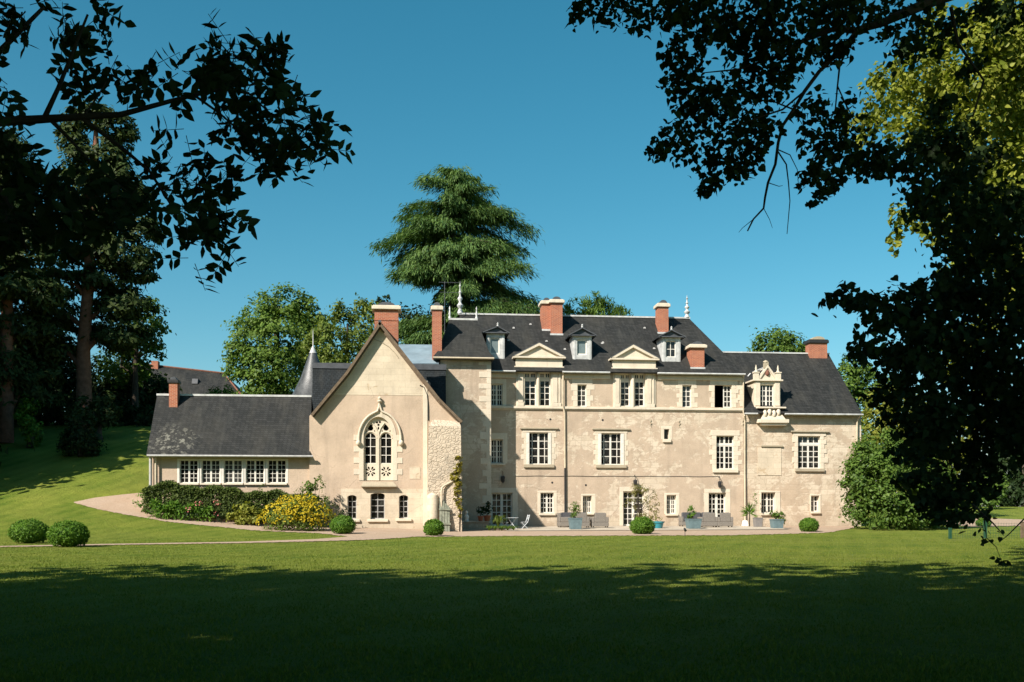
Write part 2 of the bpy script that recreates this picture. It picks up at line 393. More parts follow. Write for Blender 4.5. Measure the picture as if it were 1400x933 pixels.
M['rust'] = plain('faded_red_tile', (0.20, 0.09, 0.06), 0.9, 0.3, 4)
# ------------------------------------------------------------------ foliage
def np_mesh(name, V, faces):
    """V (n,3); faces: list of (k, array (m,k))"""
    me = bpy.data.meshes.new(name); me.vertices.add(len(V)); me.vertices.foreach_set('co', np.ascontiguousarray(V, dtype=np.float32).ravel())
    tot = sum(f.size for f in faces); npol = sum(len(f) for f in faces)
    me.loops.add(tot); me.polygons.add(npol)
    me.loops.foreach_set('vertex_index', np.concatenate([f.ravel() for f in faces]).astype(np.int32))
    ls = []; o = 0
    for f in faces:
        ls.append(o + np.arange(len(f)) * f.shape[1]); o += f.size
    me.polygons.foreach_set('loop_start', np.concatenate(ls).astype(np.int32))
    me.update(calc_edges=True); me.validate(); return me
def unit(a): return a / (np.linalg.norm(a, axis=-1, keepdims=True) + 1e-9)
SHAPES = {  # outline of half a leaf: (along, across)
    'dia': [(0.5, 0.5)],
    'ovate': [(0.14, 0.26), (0.42, 0.5), (0.75, 0.3)],
    'heart': [(-0.04, 0.28), (0.16, 0.52), (0.48, 0.44), (0.78, 0.16)],
    'needle': [(0.45, 0.5)],
}
def leaves(Pn, N, D, L, Wd, shape='dia', fold=0.25):
    """V, faces for leaves at points Pn with normals N, axis D, length L and width Wd"""
    n = len(Pn); D = unit(D - N * np.sum(D * N, 1, keepdims=True)); S = np.cross(N, D)
    L = np.broadcast_to(np.asarray(L, float), (n,))[:, None]; Wd = np.broadcast_to(np.asarray(Wd, float), (n,))[:, None]
    half = SHAPES[shape]; k = len(half)
    parts = [Pn, Pn + D * L]
    for sgn in (1, -1):
        for a, b in half: parts.append(Pn + D * L * a + S * Wd * b * sgn + N * Wd * b * fold)
    V = np.stack(parts, 1); m = V.shape[1]; base = (np.arange(n) * m)[:, None]
    f1 = np.array([0] + [2 + i for i in range(k)] + [1])[None, :] + base
    f2 = np.array([1] + [2 + k + i for i in reversed(range(k))] + [0])[None, :] + base
    return V.reshape(-1, 3), np.concatenate([f1, f2])
def rand_dirs(n):
    v = rng.normal(size=(n, 3)); return unit(v)
DENS = 3.4
def blob_leaves(blobs, per, size, aspect=0.6, shape='dia', shell=0.5, sub=9, subr=0.34, up=0.5, droop=0.0, flat=1.0, out=0.7):
    """leaf sprays gathered in clumps over the shells of ellipsoid blobs (x, y, z, rx, ry, rz)"""
    PP = []; NN = []
    for b in blobs:
        c = np.array(b[:3]); r_ = np.array(b[3:6]); area = (r_[0] * r_[1] + r_[0] * r_[2] + r_[1] * r_[2]) / 3
        ns = max(4, int(sub * (area ** 0.5 + 0.4) ** 1.2))
        dirs = rand_dirs(ns); rad = shell + (1 - shell) * rng.random(ns)[:, None] ** 0.5
        cc = c + dirs * r_ * rad
        nl = max(3, int(DENS * per * area / ns)); sr = subr * r_ * (0.7 + 0.7 * rng.random((ns, 1)))
        o = rng.normal(size=(ns, nl, 3)) * 0.55; o[..., 2] *= flat
        pts = cc[:, None, :] + o * sr[:, None, :]
        nrm = unit(o * 0.6 + dirs[:, None, :] * out + np.array([0, 0, up]) + rng.normal(size=o.shape) * 0.45)
        PP.append(pts.reshape(-1, 3)); NN.append(nrm.reshape(-1, 3))
    PP = np.concatenate(PP); NN = np.concatenate(NN); n = len(PP)
    D = rng.normal(size=(n, 3)); D[:, 2] -= droop * 2
    L = size * (0.6 + 0.8 * rng.random(n))
    return leaves(PP, NN, unit(D), L, L * aspect, shape)
def join_np(lst):
    V = np.concatenate([a for a, _ in lst]); o = 0; F_ = {}
    for a, f in lst: F_.setdefault(f.shape[1], []).append(f + o); o += len(a)
    return V, [np.concatenate(x) for x in F_.values()]
def foliage(name, lst, m, parent=None, world=True):
    if isinstance(lst, tuple): lst = [lst]
    V, fs = join_np(lst); return link(name, np_mesh(name, V, fs), m, parent, world)
def limbs(mb, p0, targets, r0, n=7, sag=0.15):
    for q in targets:
        p = Vector(p0); q = Vector(q); mid = p.lerp(q, .5) + Vector((random.uniform(-.1, .1), random.uniform(-.1, .1), sag)) * (q - p).length
        mb.tube([p, p.lerp(mid, .6), mid, mid.lerp(q, .6), q], [r0, r0 * .8, r0 * .6, r0 * .4, r0 * .15], n)
# ------------------------------------------------------------------ ground, paths, terrace
def axis(a, b, s): return list(np.arange(a, b, s))
us = [-2500, -1200, -600, -300, -180, -120, -90] + axis(-75, 75, 1.5) + [75, 90, 120, 180, 300, 600, 1200, 2500]
ds = [-400, -150, -60, -30, -15] + axis(-8, 120, 1.5) + [120, 130, 145, 165, 190, 230, 300, 450, 700, 1200, 2500, 4000]
U, D_ = np.meshgrid(np.array(us, float), np.array(ds, float)); Z = gud(U, D_); gx_, gy_ = xy(U, D_)
V = np.stack([gx_, gy_, Z], -1).reshape(-1, 3); nu, nd = len(us), len(ds)
ii = (np.arange(nd - 1)[:, None] * nu + np.arange(nu - 1)[None, :]).ravel()
me = np_mesh('lawn', V, [np.stack([ii, ii + 1, ii + nu + 1, ii + nu], 1)])
me.polygons.foreach_set('use_smooth', [True] * len(me.polygons))
tag(link('lawn', me, M['grass']), 'mown green lawn sweeping from the shade up to the house and the bank', 'lawn', kind='structure')
EDGES = []
def strip(name, up, lo, m, lift, step=3.0, rows=6, edge=0.5):
    """ground sheet between an upper and a lower edge seen in the photograph, laid on the terrain"""
    EDGES.append((up, lo)); x0 = max(up[0][0], lo[0][0]); x1 = min(up[-1][0], lo[-1][0]); xs = np.arange(x0, x1 + .01, step)
    yu = np.interp(xs, *zip(*up)); yl = np.interp(xs, *zip(*lo)); vs = []; fs = []
    for i, x in enumerate(xs):
        jt = edge * (math.sin(x * .9) + math.sin(x * .37 + 1)) * .5 + edge * random.uniform(-.6, .6)
        a = np.array(ground(x, yu[i])); b = np.array(ground(x, yl[i] + jt))
        for r_ in range(rows + 1):
            q = a + (b - a) * r_ / rows; vs.append((q[0], q[1], g(q[0], q[1]) + lift))
    n = rows + 1
    for i in range(len(xs) - 1):
        for r_ in range(rows): fs.append((i * n + r_, i * n + r_ + 1, (i + 1) * n + r_ + 1, (i + 1) * n + r_))
    me = bpy.data.meshes.new(name); me.from_pydata(vs, [], fs); me.update(); me.polygons.foreach_set('use_smooth', [True] * len(me.polygons))
    return link(name, me, m)
o = strip('gravel_path', [(101, 687), (130, 681), (165, 677), (205, 673), (300, 690), (470, 712), (1170, 716)],
          [(101, 688), (130, 696), (165, 703), (230, 714), (300, 721), (350, 726), (440, 730), (480, 735), (700, 733.5), (1000, 732.5), (1130, 729), (1170, 722)], M['gravel'], 0.02, 2.5, 10, .4)
tag(o, 'wide pinkish gravel path curving from the bank and along the house front', 'path', kind='structure')
o = strip('worn_path', [(0, 747.5), (150, 744.5), (330, 741.5), (430, 738), (490, 733.5), (560, 731)], [(0, 749), (150, 746), (330, 743.4), (430, 741), (500, 739), (560, 735.5)], M['gravel'], 0.025, 2.5, 2, .25)
tag(o, 'thin worn footpath crossing the lawn below the two round bushes', 'path', kind='structure')
o = strip('gravel_drive', [(1285, 707), (1400, 711), (1470, 711)], [(1285, 717), (1330, 721), (1400, 719.5), (1470, 719)], M['gravel'], 0.03, 3, 5, .4)
tag(o, 'gravel drive beyond the fence at the edge of the lawn', 'drive', kind='structure')
xa, xb = PX(632, -4), PX(1052, -4)
mb = MB(); nseg = 24
for i in range(nseg):
    x0 = xa + (xb - xa) * i / nseg; x1 = xa + (xb - xa) * (i + 1) / nseg
    for j in range(6):
        y0, y1 = -7.6 + 7.55 * j / 6, -7.6 + 7.55 * (j + 1) / 6
        if x1 < PX(700, -4) and y1 < -2.6: continue
        mb.quad(*[(x, y, g(x, y) + .05) for x, y in ((x0, y0), (x1, y0), (x1, y1), (x0, y1))])
tag(mb.build('terrace', M['paving']), 'pale paved terrace along the front of the house', 'terrace', kind='structure')

# ------------------------------------------------------------------ the manor house
YC, YT, YW = -7.5, -1.6, -7.3                    # front planes: chapel gable, stair tower, low wing; main front is y = 0
house = empty('manor_house', (PX(760, 0), 0.0, 0.0))
tag(house, 'long pale stone manor with steep slate roofs, brick chimneys and a gothic gabled end', 'manor house')
ZB = -1.0
HOLES = {'main': [], 'wing': [], 'chapel': [], 'low': []}

def leaf_bars(f, x0, x1, z0, z1, y, cols, rows, st=.06, bar=.046, dep=.05, bot=None):
    bot = bot or st * 1.3
    f.box(x0, x0 + st, y, y + dep, z0, z1); f.box(x1 - st, x1, y, y + dep, z0, z1)
    f.box(x0 + st, x1 - st, y, y + dep, z0, z0 + bot); f.box(x0 + st, x1 - st, y, y + dep, z1 - st, z1)
    ix0, ix1, iz0, iz1 = x0 + st, x1 - st, z0 + bot, z1 - st
    for c in range(1, cols):
        x = ix0 + (ix1 - ix0) * c / cols; f.box(x - bar / 2, x + bar / 2, y + .005, y + dep - .01, iz0, iz1)
    for r_ in range(1, rows):
        z = iz0 + (iz1 - iz0) * r_ / rows; f.box(ix0, ix1, y + .008, y + dep - .013, z - bar / 2, z + bar / 2)
def surround(X0, X1, Z0, Z1, Y, dep, kind, wl, wr, top, m, parent, seed=0):
    r_ = random.Random(seed); s = MB(); pr = .014
    if kind == 'quoin':
        for sx in (0, 1):
            z = Z0; k = seed
            while z < Z1 - .02:
                h = min(.34 + r_.uniform(-.05, .06), Z1 - z)
                if Z1 - z - h < .12: h = Z1 - z
                w_ = (wl if sx == 0 else wr) * (1.0 if k % 2 else .55) * r_.uniform(.85, 1.15); k += 1
                gp = .006
                if sx == 0: s.box(X0 - w_, X0, Y - pr - r_.uniform(0, .008), Y + dep, z + gp, z + h)
                else: s.box(X1, X1 + w_, Y - pr - r_.uniform(0, .008), Y + dep, z + gp, z + h)
                z += h
        s.box(X0 - wl * .8, X1 + wr * .8, Y - pr - .012, Y + dep, Z1 + .004, Z1 + top)
    else:
        s.box(X0 - wl, X0, Y - pr, Y + dep, Z0, Z1); s.box(X1, X1 + wr, Y - pr, Y + dep, Z0, Z1)
        s.box(X0 - wl, X1 + wr, Y - pr - .004, Y + dep, Z1 + .003, Z1 + top)
    s.box(X0, X1, Y + .02, Y + dep, Z0 - .05, Z0 - .004)
    return s.build('surround', m, parent, bevel=.012)
WN = [0]
def window(wall, a, b, c, d, Y, leaves=2, cols=2, rows=4, sur='quoin', wl=.3, wr=.3, top=.3, sill=.12, transom=0, recess=.2, mullion=None,
           pm='glass', fm='white', name='window', label=None, hood=False, sm_='stone', shut=0, st=.06, bar=.046, parent=None, bottom=None, opened=False, sillm='stone'):
    """a..d: opening in photo pixels (left, top, right, bottom)"""
    WN[0] += 1
    X0 = PX(a, Y); X1 = PX(c, Y); xm = (a + c) / 2; Z1 = PZ(xm, b, Y); Z0 = PZ(xm, d, Y)
    if bottom is not None: Z0 = bottom
    if wall: HOLES[wall].append([(X0, Z0), (X1, Z0), (X1, Z1), (X0, Z1)])
    par = parent or house; f = MB(); y = Y + recess
    zt = Z1
    if transom:
        zt = Z1 - (Z1 - Z0) * transom
        f.box(X0, X1, y - .015, y + .06, zt - .045, zt + .045)
        xm_ = (X0 + X1) / 2
        leaf_bars(f, X0, xm_, zt + .045, Z1, y, cols, 1, st); leaf_bars(f, xm_, X1, zt + .045, Z1, y, cols, 1, st); zt -= .045
    if opened:
        xm_ = (X0 + X1) / 2 + .06
        leaf_bars(f, xm_, X1, Z0, zt, y, cols, rows, st)
        for k in range(1): # the other leaf stands open into the room
            f.box(X0 + .005, X0 + .045, y, y + .55, Z0, Z1)
    else:
        wd = (X1 - X0) / leaves
        for k in range(leaves): leaf_bars(f, X0 + wd * k + .001, X0 + wd * (k + 1) - .001, Z0, zt, y, cols, rows, st, bar)
    fo = f.build(name, M[fm], house if parent is None else parent)
    if label: fo['label'] = label
    if opened:
        MB().quad(((X0 + X1) / 2 + .06, y + .03, Z0), (X1, y + .03, Z0), (X1, y + .03, Z1), ((X0 + X1) / 2 + .06, y + .03, Z1)).build('pane', M[pm], fo)
        rm = MB(); bx = (X0 - .6, X1 + .6, Y + .45, Y + 3, Z0 - .7, Z1 + .3)
        rm.quad((bx[0], bx[3], bx[4]), (bx[1], bx[3], bx[4]), (bx[1], bx[3], bx[5]), (bx[0], bx[3], bx[5]))
        for xx in bx[:2]: rm.quad((xx, bx[2], bx[4]), (xx, bx[3], bx[4]), (xx, bx[3], bx[5]), (xx, bx[2], bx[5]))
        for zz in bx[4:]: rm.quad((bx[0], bx[2], zz), (bx[1], bx[2], zz), (bx[1], bx[3], zz), (bx[0], bx[3], zz))
        rm.build('room', M['void'], fo)
    else:
        MB().quad((X0, y + .03, Z0), (X1, y + .03, Z0), (X1, y + .03, Z1), (X0, y + .03, Z1)).build('pane', M[pm], fo)
    if sur: surround(X0, X1, Z0, Z1, Y, recess + .07, sur, wl, wr, top, M[sm_], fo, WN[0])
    if sill:
        s = MB(); s.box(X0 - wl * .55, X1 + wr * .55, Y - .13, Y - .002, Z0 - sill, Z0 + .012); s.build('sill', M[sillm], fo, bevel=.02)
    if hood:
        s = MB(); z = Z1 + top; s.box(X0 - wl - .1, X1 + wr + .1, Y - .13, Y - .001, z, z + .1); s.box(X0 - wl - .05, X1 + wr + .05, Y - .08, Y - .001, z - .05, z - .002)
        s.build('hood', M['stone_dark'], fo, bevel=.015)
    if shut:
        for sx in (0, 1):
            s = MB(); xs = X0 if sx == 0 else X1 - shut
            s.box(xs, xs + shut, Y - .05, Y + recess - .06, Z0 + .02, Z1 - .02)
            for k in range(3):
                zz = Z0 + .1 + (Z1 - Z0 - .2) * k / 3; s.box(xs + .03, xs + shut - .03, Y - .058, Y - .049, zz + .03, zz + (Z1 - Z0 - .2) / 3 - .03)
            s.build('shutter', M['white'], fo)
    return fo

# ---- second floor
window('main', 671.5, 525, 687, 555, 0, 2, 2, 4, 'frame', .1, .25, .3, .1)
for (a, m1, m2, e, yt, yb) in ((717, 733.5, 738, 753, 509, 556), (848.5, 862, 868, 882, 511, 556)):
    for (q, r_) in ((a, m1), (m2, e)):
        window('main', q, yt, r_, yb, 0, 1, 2, 4, None, transom=.2, sill=0, recess=.26, st=.075)
window('main', 789.5, 526, 802, 556, 0, 1, 2, 4, 'quoin', .45, .5, .5, .0, sillm='stone')
window('main', 933, 527, 945.5, 557, 0, 1, 2, 4, 'quoin', .4, .4, .35, .0)
window('main', 977, 527, 1000.5, 557.5, 0, 2, 2, 4, 'quoin', .4, .5, .35, .0, opened=True, recess=.18, label='open window with one leaf swung into a dark room')
# ---- first floor
window('main', 671.5, 601, 687.5, 634, 0, 2, 2, 4, 'frame', .1, .3, .42, .12)
window('main', 719.5, 591.5, 753.5, 635.5, 0, 2, 2, 4, 'quoin', .32, .38, .22, .2, hood=True, shut=.2, sillm='stone_dark', label='casement window with white shutters folded back')
window('main', 817.5, 592.5, 853, 636, 0, 2, 2, 4, 'quoin', .3, .3, .22, .2, hood=True, shut=.22, sillm='stone_dark', label='casement window with white shutters folded back')
window('main', 979.5, 596, 1003.5, 642, 0, 2, 2, 4, 'quoin', .5, .5, .36, .22, transom=.27)
window('main', 908, 587, 915, 601, 0, 1, 1, 1, 'frame', .2, .2, .2, .2, st=.01, recess=.3)
# ---- ground floor
window('main', 739, 674, 757, 702, 0, 2, 2, 4, 'frame', .2, .22, .14, .14)
window('main', 797, 678, 809, 702, 0, 2, 2, 3, 'frame', .12, .26, .12, .1, recess=.3)
window('main', 911.5, 677, 924.5, 703, 0, 2, 2, 4, 'frame', .16, .22, .14, .12, recess=.26)
dz = .06
for (a, b, c, wl, wr, tp, rw, lab) in ((672, 674, 700.5, .1, .35, .32, 5, 'glazed double door in the shaded corner'), (852, 672, 881, .25, .3, .3, 6, 'tall glazed double door behind the feathery tree'),
                               (969, 674, 992.5, .3, .3, .26, 6, 'glazed double door behind the wicker seats')):
    fo = window('main', a, b, c, 718, 0, 2, 2, rw, 'frame', wl, wr, tp, 0, name='door', label=lab, bottom=dz, st=.085, recess=.24)
    X1 = PX(c, 0); X0 = PX(a, 0); hd = MB(); hd.tube([((X0 + X1) / 2 + .05, .225, 1.0), ((X0 + X1) / 2 + .05, .18, 1.0), ((X0 + X1) / 2 + .16, .18, 1.0)], .012, 6); hd.build('handle', M['iron'], fo)
# ---- right wing
window('wing', 1091, 596.5, 1121.5, 641, 0, 2, 2, 4, 'quoin', .42, .5, .26, .2, transom=.25, hood=True, sillm='stone_dark')
window('wing', 1041, 673.5, 1060, 702, 0, 2, 2, 3, 'frame', .1, .35, .1, .14, recess=.28)
window('wing', 1109, 678, 1120, 700, 0, 2, 1, 3, 'frame', .08, .12, .1, .12, recess=.26)
# ---- chapel basement
for a, b, c, d in ((475, 677, 487.5, 710), (506.5, 674, 526, 710), (545.5, 677, 558, 709)):
    X0, X1 = PX(a, YC), PX(c, YC); xm = (a + c) / 2; Z1 = PZ(xm, b, YC); Z0 = PZ(xm, d, YC); n = 8; rise = .1
    arc = [(X1 + (X0 - X1) * k / n, Z1 - rise + rise * (1 - (2 * k / n - 1) ** 2)) for k in range(n + 1)]
    HOLES['chapel'].append([(X0, Z0), (X1, Z0)] + arc)
    f = MB(); leaf_bars(f, X0, X1, Z0, Z1, YC + .22, 2, 4, .05, .04)
    fo = f.build('window', M['greypaint'], house); fo['label'] = 'low segmental arched basement window with thin glazing bars'
    MB().quad((X0, YC + .25, Z0), (X1, YC + .25, Z0), (X1, YC + .25, Z1), (X0, YC + .25, Z1)).build('pane', M['glass'], fo)
    s = MB(); lp = [(X0, Z0), (X1, Z0)] + arc
    for k in range(len(lp)):
        p, q = lp[k], lp[(k + 1) % len(lp)]; s.quad((p[0], YC, p[1]), (q[0], YC, q[1]), (q[0], YC + .26, q[1]), (p[0], YC + .26, p[1]))
    s.build('reveal', M['stone'], fo)
    s = MB(); s.box(X0 - .18, X1 + .2, YC - .14, YC - .001, Z0 - .16, Z0 - .01); s.build('sill', M['stone'], fo, bevel=.02)
# ---- low wing: five twin windows behind the flower bed
zlw = PZ(310, 662, YW)
for a, c in ((245.5, 270.5), (275.5, 300.5), (306, 331), (336, 361), (366, 391)):
    window('low', a, 629, c, 661, YW, 2, 2, 5, 'frame', .13, .13, .07, .1, recess=.12, st=.05, bar=.026, sm_='white')

# ---- walls
def rect(x0, x1, z0, z1): return [(x0, z0), (x1, z0), (x1, z1), (x0, z1)]
XT0, XT1 = PX(602, YT), PX(671, YT); XM1 = PX(1016.5, 0); XR1 = PX(1177.5, 0); XC0, XC1 = PX(423, YC), PX(629, YC); XL0 = PX(204, YW)
ZME = PZ(898, 509.6, -.45); ZMR = PZ(785, 432.5, 4.5); ZRE = PZ(1100, 565.5, -.45); ZRR = PZ(1050, 482.8, 4.5)
YB = 9.0; Yr_ = 4.5
bm = holed(rect(XT1 - .5, XM1, ZB, ZME + .12), HOLES['main'], 0); bm_obj('main_wall', bm, M['plaster'], house)
w_ = MB(); w_.quad((XT1 - .5, YB, ZB), (XM1, YB, ZB), (XM1, YB, ZME), (XT1 - .5, YB, ZME)); w_.quad((XM1, 0, ZB), (XM1, YB, ZB), (XM1, YB, ZME + .12), (XM1, 0, ZME + .12))
w_.build('end_wall', M['plaster'], house)
bm = holed(rect(XM1 + .002, XR1, ZB, ZRE + .1), HOLES['wing'], 0.02); bm_obj('wing_wall', bm, M['ashlar'], house)
w_ = MB(); w_.quad((XR1, .02, ZB), (XR1, YB, ZB), (XR1, YB, ZRE), (PX(1130, Yr_), 4.5, ZRR - .15), (XR1, .02, ZRE + .1)); w_.quad((XM1, YB, ZB), (XR1, YB, ZB), (XR1, YB, ZRE), (XM1, YB, ZRE))
w_.build('wing_gable_wall', M['ashlar'], house)
ZTE = PZ(635, 490, YT - .4)
w_ = MB(); w_.quad((XT0, YT, ZB), (XT1, YT, ZB), (XT1, YT, ZTE + .1), (XT0, YT, ZTE + .1)); w_.quad((XT1, YT, ZB), (XT1, 1, ZB), (XT1, 1, ZTE + .1), (XT1, YT, ZTE + .1))
w_.quad((XT0, YT, ZB), (XT0, YB, ZB), (XT0, YB, ZTE), (XT0, YT, ZTE + .1))
w_.build('tower_wall', M['plaster'], house)
# quoins of tower, main front and chapel
def quoins(x, side, z0, z1, Y, wa, wb, m, pr=.02, hh=.4, name='quoins'):
    s = MB(); z = z0; k = 0; r_ = random.Random(int(x * 10))
    while z < z1:
        h = min(hh * r_.uniform(.8, 1.2), z1 - z); ww = (wa if k % 2 else wb) * r_.uniform(.75, 1.3); k += 1
        if side > 0: s.box(x - ww, x + pr, Y - pr - r_.uniform(0, .006), Y + .25 + .1 * (k % 2), z + .004, z + h)
        else: s.box(x - pr, x + ww, Y - pr - r_.uniform(0, .006), Y + .25 + .1 * (k % 2), z + .004, z + h)
        z += h
    return s.build(name, m, house, bevel=.012)
quoins(XT1, 1, .3, ZTE - .15, YT, .62, .3, M['stone'])
quoins(XM1, 1, PZ(1010, 556, 0), ZME - .3, 0, .45, .28, M['stone'])

# chapel gable
AP = P(519.5, 443, YC)
rakeL = [P(473, 513, YC), P(423, 569, YC)]; rakeR = [P(600, 546, YC), P(629, 573, YC)]
gab = [(XC0, ZB), (XC1, ZB), (XC1, rakeR[1][1]), rakeR[0], AP, rakeL[0], (XC0, rakeL[1][1])]
# gothic window opening (pointed arch)
def arch(xl, xr, zs, za, n=10):
    """points from right spring over the apex to left spring"""
    xm = (xl + xr) / 2; out = []
    for k in range(n + 1):
        t = k / n; out.append((xr + (xm - xr) * (1 - math.cos(t * math.pi / 2)) ** .92, zs + (za - zs) * math.sin(t * math.pi / 2) ** .95))
    return out + [(2 * xm - x, z) for x, z in reversed(out[:-1])]
GX0, GX1 = PX(497, YC), PX(537, YC); GZS = PZ(517, 598, YC); GZA = PZ(517, 570, YC); GZ0 = PZ(517, 657, YC)
garch = arch(GX0, GX1, GZS, GZA)
HOLES['chapel'].append([(GX0, GZ0), (GX1, GZ0)] + garch)
bm = holed(gab, HOLES['chapel'], YC); go = bm_obj('gable_wall', bm, M['gable_render'], house)
# upper dressed-stone part of the gable and lower pale band stand a little proud
zg = PZ(519, 540.5, YC)
def rx(z, s):
    pts = [AP] + (rakeL if s < 0 else rakeR); zz = [p[1] for p in pts][::-1]; xx = [p[0] for p in pts][::-1]; return float(np.interp(z, zz, xx))
s = MB(); s.prism([(rx(zg, -1) + .02, zg), (rx(zg, 1) - .35, zg), (rakeR[0][0] - .35, rakeR[0][1]), (AP[0], AP[1] - .02), (rakeL[0][0] + .05, rakeL[0][1])], YC - .014, YC + .05)
s.build('gable_head', M['gable_stone'], house)
zl_ = PZ(519, 668.5, YC)
outer = rect(PX(466, YC), PX(586, YC), ZB, zl_)
hl = [h for h in HOLES['chapel'][:3]]
bm = extrude_bm(holed(outer, hl, YC - .018), .03); bm_obj('basement_wall', bm, M['gable_stone'], house)
s = MB(); s.quad((XC0, YC, ZB), (XC0, 0, ZB), (XC0, 0, rakeL[1][1]), (XC0, YC, rakeL[1][1])); s.build('side_wall', M['ashlar'], house); s = MB(); s.quad((XC1, YC, ZB), (XC1, 0, ZB), (XC1, 0, rakeR[1][1]), (XC1, YC, rakeR[1][1]))
s.build('side_wall', M['ashlar'], house)
# chapel roof with kicked eaves
YF, YE = YC - .38, .4
tipL, tipR = P(424.5, 567, YF), P(632.5, 576, YF)
A2 = (AP[0], PZ(519.5, 440, YF) ); kL = P(472, 510, YF); kR = P(601.5, 545, YF)
sl_ = MB()
for a_, b_ in ((A2, kL), (kL, tipL), (A2, kR), (kR, tipR)):
    sl_.slab([(a_[0], YF, a_[1]), (a_[0], YE, a_[1]), (b_[0], YE, b_[1]), (b_[0], YF, b_[1])], .12)
sl_.build('chapel_roof', M['slate_blue'], house)
s = MB()
for a_, b_ in ((A2, kL), (kL, tipL), (A2, kR), (kR, tipR)):
    dx, dzz = b_[0] - a_[0], b_[1] - a_[1]; L = math.hypot(dx, dzz); nx, nz = (-dzz / L, dx / L) if dx < 0 else (dzz / L, -dx / L)
    if nz > 0: nx, nz = -nx, -nz
    off = lambda p, t: (p[0] + nx * t, p[1] + nz * t)
    s.prism([off(a_, .0), off(b_, .0), off(b_, .15), off(a_, .15)], YF - .03, YF + .03)
    # purlin-like boards under the overhang
    s.prism([off(a_, .13), off(b_, .13), off(b_, .22), off(a_, .22)], YC - .16, YC - .02)
s.build('bargeboard', M['timber'], house)
rc = MB(); rc.tube([(A2[0], YF - .02, A2[1] + .02), (A2[0], YE, A2[1] + .02)], .09, 8); rc.build('ridge_cap', M['lead'], house)
# stone pilaster strip, buttress and its sloping head
s = MB(); xs0, xs1 = PX(578.5, YC), PX(584.5, YC); s.box(xs0, xs1, YC - .045, YC + .1, ZB, PZ(581, 521, YC)); s.build('pilaster_strip', M['stone'], house, bevel=.01)
s = MB(); YBt = YC - .55
bx0, bx1 = PX(585, YBt), PX(630.5, YBt); bz = PZ(610, 583, YBt)
s.add([(bx0 - .1, YBt - .15, ZB), (bx1 + .05, YBt - .15, ZB), (bx1 + .05, YC + .2, ZB), (bx0 - .1, YC + .2, ZB), (bx0, YBt - .05, bz - 2.2), (bx1, YBt - .05, bz - 2.2), (bx1, YC + .2, bz - 2.2), (bx0, YC + .2, bz - 2.2),
       (bx0 + .05, YBt, bz), (bx1 - .02, YBt, bz), (bx1 - .02, YC + .2, bz), (bx0 + .05, YC + .2, bz), (bx0 + .3, YC - .02, bz + .42), (bx1 - .1, YC - .02, bz + .34), (bx1 - .1, YC + .2, bz + .34), (bx0 + .3, YC + .2, bz + .42)],
      [(0, 1, 5, 4), (1, 2, 6, 5), (3, 0, 4, 7), (4, 5, 9, 8), (5, 6, 10, 9), (7, 4, 8, 11), (8, 9, 13, 12), (9, 10, 14, 13), (11, 8, 12, 15), (12, 13, 14, 15)])
bo = s.build('buttress', M['rubble'], house)
s = MB(); cx = PX(591.5, YBt - .2); s.lathe([(.36, -1), (.36, 1.75), (.30, 2.0), (.05, 2.15)], (cx, YBt - .1, 0), 14); s.build('buttress_foot', M['gable_stone'], bo)
# blocked niche
s = MB(); x0, x1 = PX(560, YC), PX(575, YC); z0, z1 = PZ(567, 655, YC), PZ(567, 638, YC); s.prism([(x0, z0), (x1, z0), (x1, z1 - .05), ((x0 + x1) / 2, z1), (x0, z1 - .06)], YC - .02, YC + .05); s.build('blocked_niche', M['gable_stone'], house)
# ---- gothic window: tracery, mullion, panes, hood mould
trY = YC + .16
bmT_outer = [(GX0, GZ0), (GX1, GZ0)] + garch
xm = (GX0 + GX1) / 2; holesT = []
LW = [(PX(499.2, YC), PX(513.6, YC)), (PX(520.6, YC), PX(534.8, YC))]
zb_, zt_ = PZ(517, 634, YC), PZ(517, 599, YC)
for x0, x1 in LW:
    r_ = (x1 - x0) / 2; n = 10
    holesT.append([(x0, zb_), (x1, zb_)] + [((x0 + x1) / 2 + r_ * math.cos(math.pi * k / n), zt_ + r_ * .95 * math.sin(math.pi * k / n)) for k in range(n + 1)])
    # pierced quatrefoil panels below
    cxx = (x0 + x1) / 2; zc = PZ(517, 644.7, YC); rr = r_ * .98
    for q in range(4):
        an = math.pi / 4 + q * math.pi / 2
        for sg in (-1, 1):
            a2 = an + sg * .30; pts = []
            for k in range(9):
                w2 = 2 * math.pi * k / 9; lx = .36 * rr * math.cos(w2) + .70 * rr; ly = .145 * rr * math.sin(w2) * (1.3 if math.cos(w2) > 0 else .8)
                pts.append((cxx + lx * math.cos(a2) - ly * math.sin(a2), zc + lx * math.sin(a2) + ly * math.cos(a2)))
            holesT.append(pts)
    holesT.append([(cxx + .05 * math.cos(2 * math.pi * k / 8), zc + .05 * math.sin(2 * math.pi * k / 8)) for k in range(8)])
def drop(cx_, cz_, rx_, rz_, lean, n=12):
    out = []
    for k in range(n):
        w2 = 2 * math.pi * k / n; x = math.cos(w2); z = math.sin(w2); nar = 1 - .55 * max(0, z)
        out.append((cx_ + rx_ * x * nar + lean * max(0, z), cz_ + rz_ * (z if z < 0 else z * 1.35)))
    return out
for sg, px in ((1, 506.4), (-1, 527.6)): holesT.append(drop(PX(px, YC), PZ(px, 585.2, YC), .165, .16, .03 * sg))
for px, py in ((515.3, 577.5), (519.3, 577.0), (517.3, 580.8)): holesT.append([(PX(px, YC) + .07 * math.cos(2 * math.pi * k / 8), PZ(px, py, YC) + .07 * math.sin(2 * math.pi * k / 8)) for k in range(8)])
holesT.append(drop(PX(517.3, YC), PZ(517, 585.6, YC), .05, .08, 0))
